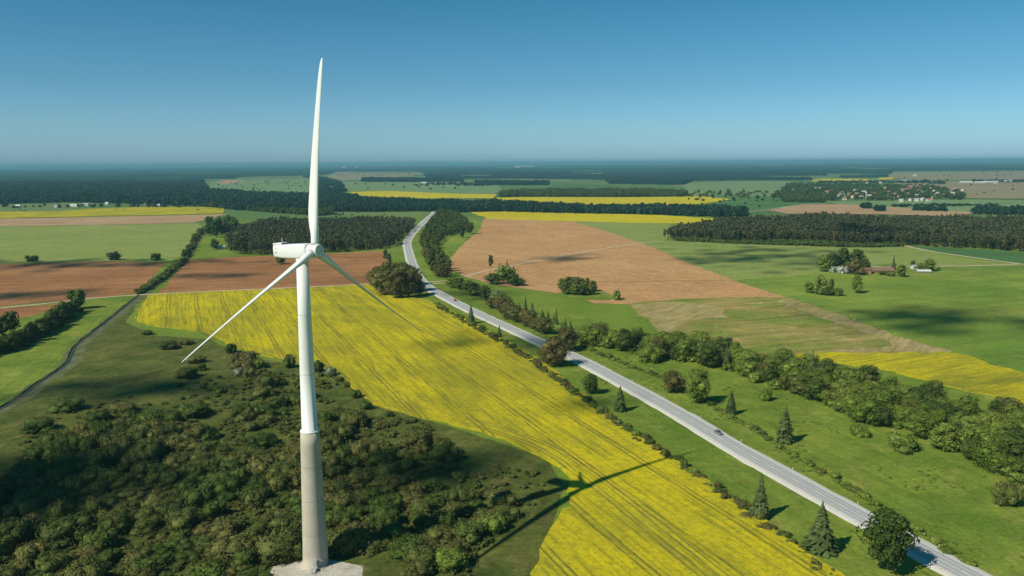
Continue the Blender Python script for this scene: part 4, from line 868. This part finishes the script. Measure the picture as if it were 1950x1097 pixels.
fw([(950, 376), (1300, 375.5), (1310, 370), (1250, 366), (1000, 366), (955, 370)], 11, (12, 17), 12, 'grey-green grove strip behind the second yellow band', 64, mat='leaf_dark')
fw([(1300, 376), (1460, 377), (1470, 366), (1300, 366)], 40, (8, 12), 13, 'scattered trees on the far green field', 65, name='far_trees', keep=0.5, mat='leaf_dark')
fw([(905, 353), (1045, 353), (1045, 347), (905, 346)], 20, (10, 14), 18, 'hedge wood on the far green field', 66)
fw([(812, 353), (940, 356), (940, 351), (812, 349)], 34, (8, 12), 16, 'tree clumps around the far white farmhouse', 67, name='far_trees', keep=0.5)
fw([(690, 347), (880, 347), (880, 343), (690, 340)], 24, (10, 15), 22, 'thin dark wood line beyond the far green field', 68)
fw([(600, 368), (660, 366), (650, 348), (612, 338), (600, 340)], 20, (9, 14), 16, 'trees around the far village road behind the blade', 69, keep=0.7)
fw([(1465, 376), (1560, 384), (1610, 382), (1720, 383), (1830, 381), (1840, 372), (1800, 360), (1740, 354), (1560, 351), (1500, 352)], 21, (8, 13), 17, 'trees standing between the houses of the far village', 70, name='village_trees', keep=0.36, mat='leaf_dark')
fw([(1490, 386), (1570, 386), (1570, 379), (1495, 374)], 13, (8, 12), 13, 'leafy thicket at the near left of the village', 71, mat='leaf_dark')
fw([(1850, 409), (2010, 411), (2010, 400), (1860, 401)], 12, (9, 14), 13, 'dark wood at the far right edge behind the pines', 72)
fw([(1740, 402), (1800, 404), (1800, 399), (1740, 397)], 12, (6, 10), 11, 'dark hedge on the far green field at right', 73)
fw([(1700, 395), (1900, 392), (1900, 390), (1700, 392)], 16, (4, 7), 12, 'thin hedge line below the far village', 74)
fw([(1640, 398), (1656, 398), (1656, 395), (1640, 395)], 8, (10, 13), 12, 'tree pair on the pale brown field', 75, name='far_trees')
fw([(1668, 403), (1684, 403), (1684, 400), (1668, 400)], 8, (10, 13), 12, 'dark round clump on the pale brown field', 76, name='far_trees')
fw([(640, 396), (700, 400), (770, 404), (760, 396), (690, 391)], 14, (4, 8), 10, 'low bushes on the far meadow left of the road', 77, mat='leaf_olive')
fw([(1850, 347), (1960, 348), (1960, 345), (1850, 345)], 30, (8, 12), 18, 'trees beside the long white sheds', 78, keep=0.5)
fw([(0, 398), (200, 395), (380, 396), (380, 392), (0, 393)], 26, (7, 11), 12, 'scattered trees among the far left farms', 79, name='far_trees', keep=0.5)
fw([(1560, 350), (1700, 349), (1800, 352), (1800, 347), (1560, 347)], 34, (9, 13), 22, 'broken tree line behind the village', 80, keep=0.6)

fw([(1300, 392), (1460, 398), (1500, 376), (1310, 378)], 50, (5, 9), 9, 'odd trees along the far field edges right of the yellow band', 81, name='far_trees', keep=0.35)
fw([(1700, 372), (1960, 380), (1960, 352), (1780, 350)], 70, (4, 8), 9, 'hedges and odd trees on the far fields right of the village', 82, name='far_trees', keep=0.12, mat='leaf_dark')
fw([(1700, 346), (1960, 345), (1960, 328), (1700, 331)], 90, (6, 10), 14, 'low tree lines on the farthest grey fields', 83, name='far_trees', keep=0.05)
fw([(400, 364), (590, 370), (640, 345), (420, 345)], 80, (5, 9), 11, 'odd trees and hedges on the far green field left of the blade', 84, name='far_trees', keep=0.22, mat='leaf_dark')
fw([(650, 362), (940, 368), (900, 354), (660, 348)], 90, (6, 11), 16, 'odd trees on the far green field', 85, name='far_trees', keep=0.2)
fw([(640, 341), (790, 336), (790, 330), (640, 331)], 80, (6, 10), 14, 'tree lines across the far tan field', 86, name='far_trees', keep=0.08)
fw([(600, 430), (780, 428), (790, 408), (640, 404)], 22, (2, 5), 7, 'low bushes on the open ground behind the pine wood', 87, name='far_bushes', keep=0.25, mat='leaf_olive')
fw([(0, 402), (420, 402), (420, 399), (0, 400)], 30, (1, 3), 8, 'bushy margin along the yellow strip', 88, name='far_bushes', keep=0.5, mat='leaf_olive')
# endless forest to the horizon: canopy relief laid out by distance
az = np.radians(np.arange(-35.5, 35.5, 0.055)); rr2 = [3300.0]
while rr2[-1] < 72000: rr2.append(rr2[-1]*1.019)
rr2 = np.array(rr2); A, R2 = np.meshgrid(az, rr2); X = R2*np.sin(A); Y = R2*np.cos(A)
d = np.stack([X, Y, np.full_like(X, -CAM_H)], -1); zc = d@F_; PX = 975+FPX*(d@R_)/zc; PY = 548.5-FPX*(d@U_)/zc
limit = np.interp(PX, [0, 380, 400, 600, 640, 800, 815, 950, 1150, 1160, 1300, 1320, 1545, 1560, 1690, 1700, 1950], [350, 350, 341, 338, 327, 327, 341, 340, 342, 350, 352, 344, 343, 339, 338, 326, 324])
forest = PY < limit
nz = vnoise(X, Y*0.6, 900, 1)*0.6+vnoise(X, Y*0.6, 330, 2)*0.4
forest &= ~((nz > 0.60) & (PY < 345))
for (x0, x1, y0, y1) in ((1545, 1640, 330.5, 333), (790, 835, 324, 326), (940, 990, 319, 321), (560, 620, 316, 318), (150, 185, 322, 324), (1440, 1490, 314, 317), (985, 1015, 312, 313.5)):
    forest &= ~((PX > x0) & (PX < x1) & (PY > y0) & (PY < y1))
rnd = np.random.RandomState(4)
Zc = np.where(forest, 13+5*vnoise(X, Y, 160, 3)+rnd.uniform(-3.5, 3.5, X.shape), -0.6)
nr_, nc_ = X.shape; idx = np.arange(nr_*nc_).reshape(nr_, nc_)
Q = np.stack([idx[:-1, :-1], idx[:-1, 1:], idx[1:, 1:], idx[1:, :-1]], -1).reshape(-1, 4)[:, ::-1]
kf = (Zc.ravel()[Q] > 0).any(1); Q = Q[kf]
used = np.unique(Q); remap = np.full(nr_*nc_, -1); remap[used] = np.arange(len(used))
tn = (vnoise(X, Y*0.5, 700, 7)*0.8+rnd.rand(*X.shape)*0.2)*0.98
me = mesh_from('distant_forest', np.stack([X, Y, Zc], -1).reshape(-1, 3)[used], remap[Q], [M['wood_far']], tint=tn.ravel()[used])
tag(link('distant_forest', me), 'endless blue-green forest reaching the horizon', 'forest', None, 'stuff')

# ------------------------------------------------------------------ buildings
wallm = {'white': flat_mat('wall_white', (0.58, 0.56, 0.52), 0.85), 'cream': flat_mat('wall_cream', (0.60, 0.52, 0.40), 0.85), 'brick': flat_mat('wall_brick', (0.34, 0.16, 0.10), 0.9), 'wood': flat_mat('wall_wood', (0.26, 0.19, 0.13), 0.9)}
roofm = {'red': flat_mat('roof_red', (0.34, 0.15, 0.11), 0.8), 'grey': flat_mat('roof_grey', (0.36, 0.37, 0.38), 0.7), 'pale': flat_mat('roof_pale', (0.62, 0.63, 0.62), 0.6), 'brown': flat_mat('roof_brown', (0.22, 0.13, 0.09), 0.8)}
glass = flat_mat('window_glass', (0.04, 0.05, 0.06), 0.2, 0.5)
def house(name, x, y, w, d, hw, hr, rz, wm, rm, label, cat, group=None, detail=False):
    o = tag(empty(name, (x, y, 0), rz), label, cat, group)
    q = MB().prism([(-d/2, -0.2), (d/2, -0.2), (d/2, hw), (0, hw+hr), (-d/2, hw)], -w/2, w/2).build('wall', wallm[wm], o)
    e = 0.45; t_ = 0.18; k = hr/(d/2); r = MB()
    for sg in (-1, 1):
        pts = [(sg*(d/2+e), hw-e*k+0.02), (sg*(d/2+e), hw-e*k+0.02+t_), (0, hw+hr+0.02+t_), (0, hw+hr+0.02)]
        r.prism(pts, -w/2-e, w/2+e)
    ro = r.build('roof', roofm[rm], o)
    MB().box((w*0.2, 0.3, hw+hr+0.35), (0.7, 0.7, 1.5)).build('chimney', wallm['brick'], ro)
    if detail:
        for sg in (-1, 1):
            nwin = max(2, int(w/3.2))
            for i in range(nwin):
                xw = -w/2+(i+0.5)*w/nwin
                if sg == -1 and i == nwin//2:
                    MB().box((xw, sg*(d/2+0.03), 1.0), (1.0, 0.1, 2.0)).build('door', wallm['wood'], o); continue
                f_ = MB().box((xw, sg*(d/2+0.03), 1.7), (1.2, 0.08, 1.3)).build('window', wallm['white'], o)
                MB().box((xw, sg*(d/2+0.06), 1.7), (1.0, 0.08, 1.1)).build('pane', glass, f_)
    return o
def hpx_(x, y): g = at(x, y); return g[0], g[1]
house('farmhouse', *hpx_(1617, 519), 11, 7, 3.6, 3.6, 0.5, 'white', 'red', 'white farmhouse half hidden among the tall farmstead trees', 'house', None, True)
house('barn', *hpx_(1672, 519), 30, 8, 2.6, 2.4, -0.05, 'brick', 'brown', 'long low reddish barn right of the farmstead clump', 'barn', None, True)
house('barn', *hpx_(1655, 521), 9, 6, 2.4, 2.0, 0.9, 'brick', 'brown', 'small collapsed-looking reddish outbuilding at the left end of the barn', 'barn', None, True)
house('shed', *hpx_(1742, 512), 7, 5, 2.6, 1.6, 0.2, 'white', 'grey', 'tiny white shed between the narrow tree and the farmstead', 'shed', None, True)
house('shed', *hpx_(1758, 520), 13, 6, 2.2, 1.2, -0.1, 'wood', 'pale', 'low shed with a pale roof at the right of the farmstead', 'shed', None, True)
house('shed', *hpx_(420, 474), 12, 7, 3, 1.6, 0.15, 'white', 'pale', 'small pale shed left of the pine wood', 'shed', None, True)
hr_ = random.Random(4)
vill = [(1645, 368, 'white', 'grey', 14), (1663, 372, 'cream', 'red', 13), (1603, 370, 'white', 'red', 13), (1703, 373, 'white', 'red', 13), (1720, 368, 'cream', 'brown', 13), (1750, 366, 'white', 'red', 13), (1779, 366, 'white', 'red', 13), (1797, 375, 'white', 'grey', 13), (1630, 364, 'white', 'red', 14), (1684, 360, 'cream', 'red', 14), (1768, 384, 'white', 'red', 11), (1745, 384, 'white', 'grey', 11), (1716, 385, 'cream', 'grey', 11), (1594, 376, 'white', 'grey', 13), (1575, 368, 'white', 'red', 13), (1834, 364, 'white', 'red', 13), (1632, 372, 'white', 'red', 15), (1625, 377, 'cream', 'red', 12), (1640, 378, 'white', 'grey', 12), (1655, 376, 'white', 'grey', 13), (1617, 373, 'cream', 'brown', 12), (1690, 368, 'cream', 'red', 12), (1693, 374, 'white', 'grey', 14), (1688, 378, 'white', 'grey', 12), (1655, 361, 'white', 'pale', 16), (1677, 349, 'white', 'red', 14), (1651, 350, 'white', 'grey', 12), (1713, 378, 'white', 'pale', 12), (1698, 381, 'cream', 'grey', 12), (1760, 370, 'white', 'grey', 12), (1765, 377, 'white', 'grey', 14), (1772, 362, 'white', 'grey', 12), (1785, 371, 'white', 'pale', 13), (1790, 361, 'cream', 'grey', 12), (1808, 368, 'white', 'grey', 12), (1815, 363, 'white', 'red', 14), (1823, 362, 'white', 'grey', 14), (1813, 371, 'white', 'pale', 12), (1757, 382, 'white', 'grey', 12), (1735, 383, 'white', 'brown', 12), (1778, 380, 'cream', 'grey', 12), (1557, 361, 'white', 'grey', 22), (1612, 377, 'white', 'grey', 12), (1608, 381, 'cream', 'brown', 11), (1670, 380, 'white', 'grey', 12), (1727, 372, 'white', 'red', 12), (1745, 375, 'white', 'grey', 12)]
for x, y, wm, rm, w in vill: house('village_house', *hpx_(x, y), w, w*0.72, 5.5, 3.6, hr_.uniform(-0.8, 0.8), wm, rm, 'small pale house scattered among the trees of the far village', 'house', 'houses of the far village')
for i, (x, y) in enumerate([(1717, 361), (1721, 357), (1727, 360), (1733, 357), (1739, 360), (1744, 357), (1749, 359), (1719, 364), (1731, 363)]):
    house('terraced_house', *hpx_(x, y), 17, 10, 6, 3.5, hr_.uniform(-0.2, 0.2), 'white', 'red', 'red-roofed house in the bright row at the back of the village', 'house', 'red-roofed houses at the back of the village')
for i, (x, y, w, wm, rm, lb) in enumerate([(1840, 348.5, 60, 'white', 'pale', 'leftmost of the long white industrial sheds at far right'), (1866, 349, 45, 'white', 'pale', 'second from left of the long white industrial sheds'), (1886, 348, 70, 'white', 'pale', 'longest white industrial shed at far right'), (1902, 346, 50, 'white', 'grey', 'grey-roofed shed behind the long white ones'), (1895, 351, 14, 'cream', 'grey', 'small pale house below the long white sheds'), (1921, 346, 70, 'white', 'pale', 'rightmost long white industrial shed beyond the village'), (1742, 336, 24, 'white', 'grey', 'tall pale building alone on the far grey field'), (1720, 345, 40, 'cream', 'grey', 'low pale building right of the tiny yellow patch'), (1750, 346, 60, 'white', 'grey', 'long low building in the far grey field'), (808, 349.5, 34, 'white', 'pale', 'long white farmhouse on the far green field'), (142, 394, 26, 'white', 'pale', 'white-roofed farm building before the far left wood'), (165, 392, 16, 'white', 'grey', 'smaller farm building right of the white-roofed one'), (35, 395, 12, 'white', 'pale', 'lone white house at the far left edge'), (107, 396, 8, 'white', 'grey', 'small white house left of the white-roofed farm'), (204, 390, 9, 'white', 'pale', 'small white house before the left wood'), (275, 389, 9, 'white', 'pale', 'white house standing at the edge of the far left wood'), (250, 388, 9, 'white', 'grey', 'tiny house in the far left meadow'), (347, 388, 12, 'cream', 'grey', 'pale cottage right of the far left meadow'), (302, 394, 9, 'white', 'pale', 'low white house near the end of the yellow strip'), (619, 352, 20, 'white', 'pale', 'white house by the far village road just right of the blade'), (628, 358, 26, 'white', 'grey', 'pale house at the near end of the far village road'), (614, 357, 18, 'cream', 'grey', 'small house beside the blade on the far village road'), (637, 362, 20, 'white', 'pale', 'lowest white house of the far village road')]):
    d_ = 12 if w < 30 else 18; s_ = 1 if w < 30 else 1.15
    house('long_shed' if w > 30 else 'village_house', *hpx_(x, y), w, min(d_, w*0.7), 4.5*s_*(3 if 'tall' in lb else 1), 3*s_, hr_.uniform(-0.15, 0.15), wm, rm, lb, 'building' if w > 30 else 'house')
tw_o = tag(empty('water_tower', (*hpx_(1649, 380), 0)), 'slim white pointed tower at the near edge of the village', 'tower')
MB().lathe([(1.6, 0), (1.2, 14), (1.2, 16)], 12).build('shaft', wallm['white'], tw_o, True)
MB().lathe([(2.2, 16.02), (2.2, 19), (0.1, 24)], 12).build('tank', wallm['white'], tw_o, True)
for x, w, lb in ((655, 90, 'leftmost white speck of a building on the horizon'), (680, 60, 'second white building speck on the horizon'), (998, 420, 'long pale building line on the horizon in the middle')):
    g = at(x, 311.5); g = g*(19000/np.linalg.norm(g[:2]))
    o = tag(empty('distant_building', (g[0], g[1], 0)), lb, 'building'); MB().box((0, 0, 20), (w, 60, 44)).build('wall', wallm['white'], o); MB().box((0, 0, 43.1), (w+2, 62, 2)).build('roof', roofm['pale'], o)

# ------------------------------------------------------------------ cars and roadside posts
def paint(n_, c): 
    m__ = flat_mat(n_, c, 0.3, 0.5, 0.03); m__.node_tree.nodes['Principled BSDF'].inputs['Coat Weight'].default_value = 0.6; return m__
tyre = flat_mat('tyre', (0.02, 0.02, 0.02), 0.9); rimm = flat_mat('rim', (0.4, 0.4, 0.42), 0.4); lampm = flat_mat('lamp_glass', (0.7, 0.7, 0.68), 0.2, 0.6); tailm = flat_mat('tail_glass', (0.4, 0.02, 0.02), 0.3, 0.5)
def car(px, py, lane, fwd, pm, label, L=4.5, Wd=1.85, Ht=1.5, cat='car'):
    g = at(px, py)[:2]; k = np.argmin(np.linalg.norm(RL-g, axis=1)); T = RL[min(k+1, len(RL)-1)]-RL[k]; T /= np.linalg.norm(T)
    n_ = np.array([T[1], -T[0]]); p = RL[k]+T*np.dot(g-RL[k], T)+n_*lane; a = math.atan2(T[1], T[0])+(0 if fwd else math.pi)
    o = tag(empty('car', (p[0], p[1], 0.49), a), label, cat)
    # sections along the length: (x, half width, sill z, shoulder z, roof z, roof half width)
    prof = [(-L/2, .40, .72, .30), (-L/2+.1, .33, .98, .30), (-L/2+.25, .25, 1.0, .25), (L*.16, .22, .95, .2), (L*.30, .22, .86, .2), (L/2-.15, .25, .74, .25), (L/2, .36, .58, .3)]
    V = []; Fc = []
    for x, z0, z1, ins in prof:
        hw = Wd/2-(0.12 if abs(x) > L/2-.12 else 0)
        V += [(x, -hw+.08, z0), (x, -hw, z0+.18), (x, -hw, z1-.12), (x, -hw+.12, z1), (x, hw-.12, z1), (x, hw, z1-.12), (x, hw, z0+.18), (x, hw-.08, z0)]
    for j in range(len(prof)-1):
        for i in range(8): Fc.append((j*8+i, j*8+(i+1) % 8, (j+1)*8+(i+1) % 8, (j+1)*8+i))
    Fc.append(tuple(range(8))[::-1]); Fc.append(tuple(range((len(prof)-1)*8, len(prof)*8)))
    MB().add(V, Fc).build('body', pm, o, True)
    def slab(xs, z, hw): return [(xs[0], -hw, z), (xs[1], -hw, z), (xs[1], hw, z), (xs[0], hw, z)]
    b0, b1 = slab((-L*.40, L*.26), .93, Wd/2-.10), slab((-L*.27, L*.06), Ht-.06, Wd/2-.28)
    MB().add(b0+b1, [(0, 1, 2, 3), (0, 4, 5, 1), (1, 5, 6, 2), (2, 6, 7, 3), (3, 7, 4, 0), (4, 7, 6, 5)]).build('window', glass, o)
    MB().box((-L*.105, 0, Ht-.03), (L*.33, Wd-.54, .07)).build('roof', pm, o, bevel=0.03)
    for sx_ in (-L*.30, L*.31):
        for sy_ in (-1, 1):
            wq = link('wheel', mesh_from('wheel', *(lambda q: (q.V, q.F))(MB().tube((0, -.11, 0), (0, .11, 0), .33, .33, 18)), tyre), o); wq.location = (sx_, sy_*(Wd/2-.10), .33)
            link('rim', mesh_from('rim', *(lambda q: (q.V, q.F))(MB().tube((0, -.12, 0), (0, .12, 0), .20, .20, 12)), rimm), wq)
    for sy_ in (-1, 1):
        MB().box((L/2-.06, sy_*(Wd/2-.36), .56), (.12, .34, .12)).build('headlight', lampm, o)
        MB().box((-L/2+.03, sy_*(Wd/2-.32), .78), (.08, .26, .16)).build('tail_light', tailm, o)
    return o
car(862, 574, 1.9, True, paint('paint_red', (0.75, 0.02, 0.015)), 'red car driving on the road past the bend')
car(1352, 830, 1.9, False, paint('paint_dark', (0.17, 0.175, 0.18)), 'dark grey car on the near straight part of the road')
car(1080, 672, -1.9, True, paint('paint_black', (0.03, 0.035, 0.04)), 'dark car just emerging from behind the brown tree by the road')
car(772, 463, -1.9, True, paint('paint_white', (0.75, 0.75, 0.74)), 'white car at the side turning far up the road bend', L=5.6, Wd=2.1, Ht=2.1)
pb = MB().tube((0, 0, 0), (0, 0, 1.15), .08, .08, 8); pbm = mesh_from('post', pb.V, pb.F, flat_mat('post_white', (0.8, 0.8, 0.78), 0.5)); rb = MB().tube((0, 0, .82), (0, 0, .98), .084, .084, 8); rbm = mesh_from('reflector', rb.V, rb.F, flat_mat('reflector', (0.6, 0.35, 0.05), 0.3))
first = None
s_ = 20.0
while s_ < 640:
    for off in (-RW-0.9, RW+0.9):
        p, t_ = road_pt(s_, off)
        o = tag(empty('delineator_post', (p[0], p[1], 0.2)), 'slim white delineator post at the edge of the road', 'road post', 'delineator posts along the road'); link('post', pbm, o); link('reflector', rbm, o)
    s_ += 33.0

# ------------------------------------------------------------------ clouds out of the picture, behind and above the camera: they shade the fields
cm, cn, cb = new_mat('cloud_white', 1.0, 0.0); cb.inputs['Base Color'].default_value = (0.9, 0.9, 0.9, 1)
def cloud(px, alt, ex, ey, rot, n_, r0c, seed):
    g = at(*px); base = np.array([g[0], g[1], 0])+sun_dir*(alt/sun_dir[2]); r = np.random.RandomState(seed); Vs = []; Fs = []; b_ = 0
    for i in range(n_):
        u, v_ = r.normal(size=2)*0.42; c, s = math.cos(rot), math.sin(rot); x, y = u*ex, v_*ey
        p = base+np.array([x*c-y*s, x*s+y*c, r.uniform(-12, 12)]); rad_ = r0c*r.uniform(0.6, 1.3)
        Vs.append(IV*np.array([rad_, rad_, rad_*0.6])*r.uniform(0.8, 1.15, (12, 1))+p); Fs.append(IF+b_); b_ += 12
    o = link('cloud', mesh_from('cloud', np.vstack(Vs), np.vstack(Fs), cm, True)); tag(o, 'small fair weather cloud above the fields', 'cloud', 'fair weather clouds')
for c_i, a in enumerate([((1450, 489), 1500, 150, 130, 0, 95, 9), ((1770, 603), 1500, 110, 75, 0.1, 85, 8), ((1660, 455), 1500, 70, 120, 0, 60, 9), ((150, 502), 1500, 210, 60, 0, 95, 9), ((1070, 492), 1500, 40, 45, 0, 26, 7), ((40, 562), 1500, 70, 40, 0, 34, 8),
        ((870, 650), 1300, 34, 40, 0, 12, 5), ((250, 740), 1300, 60, 26, 0, 75, 6), ((60, 950), 1300, 50, 45, 0.2, 110, 7), ((930, 560), 1400, 40, 40, 0, 20, 7), ((820, 900), 1300, 34, 16, 0.2, 50, 5), ((1010, 655), 1300, 26, 12, -0.8, 26, 4.5), ((420, 525), 1500, 50, 26, 0, 26, 7), ((1150, 770), 1300, 18, 14, 0, 16, 4)]):
    cloud(*a, seed=90+c_i)

# ------------------------------------------------------------------ haze
hm = bpy.data.materials.new('haze'); hm.use_nodes = True; hn = hm.node_tree
for x in list(hn.nodes):
    if x.type == 'BSDF_PRINCIPLED': hn.nodes.remove(x)
pv = hn.nodes.new('ShaderNodeVolumePrincipled'); pv.inputs['Color'].default_value = (0.27, 0.62, 0.74, 1); pv.inputs['Density'].default_value = 0.000065
hn.links.new(pv.outputs[0], hn.nodes['Material Output'].inputs['Volume'])
hb_ = MB().box((0, 40000, 71.5), (168000, 86000, 145)); ho = hb_.build('haze', hm); tag(ho, 'thin blue air haze over the whole plain', 'haze', None, 'stuff')
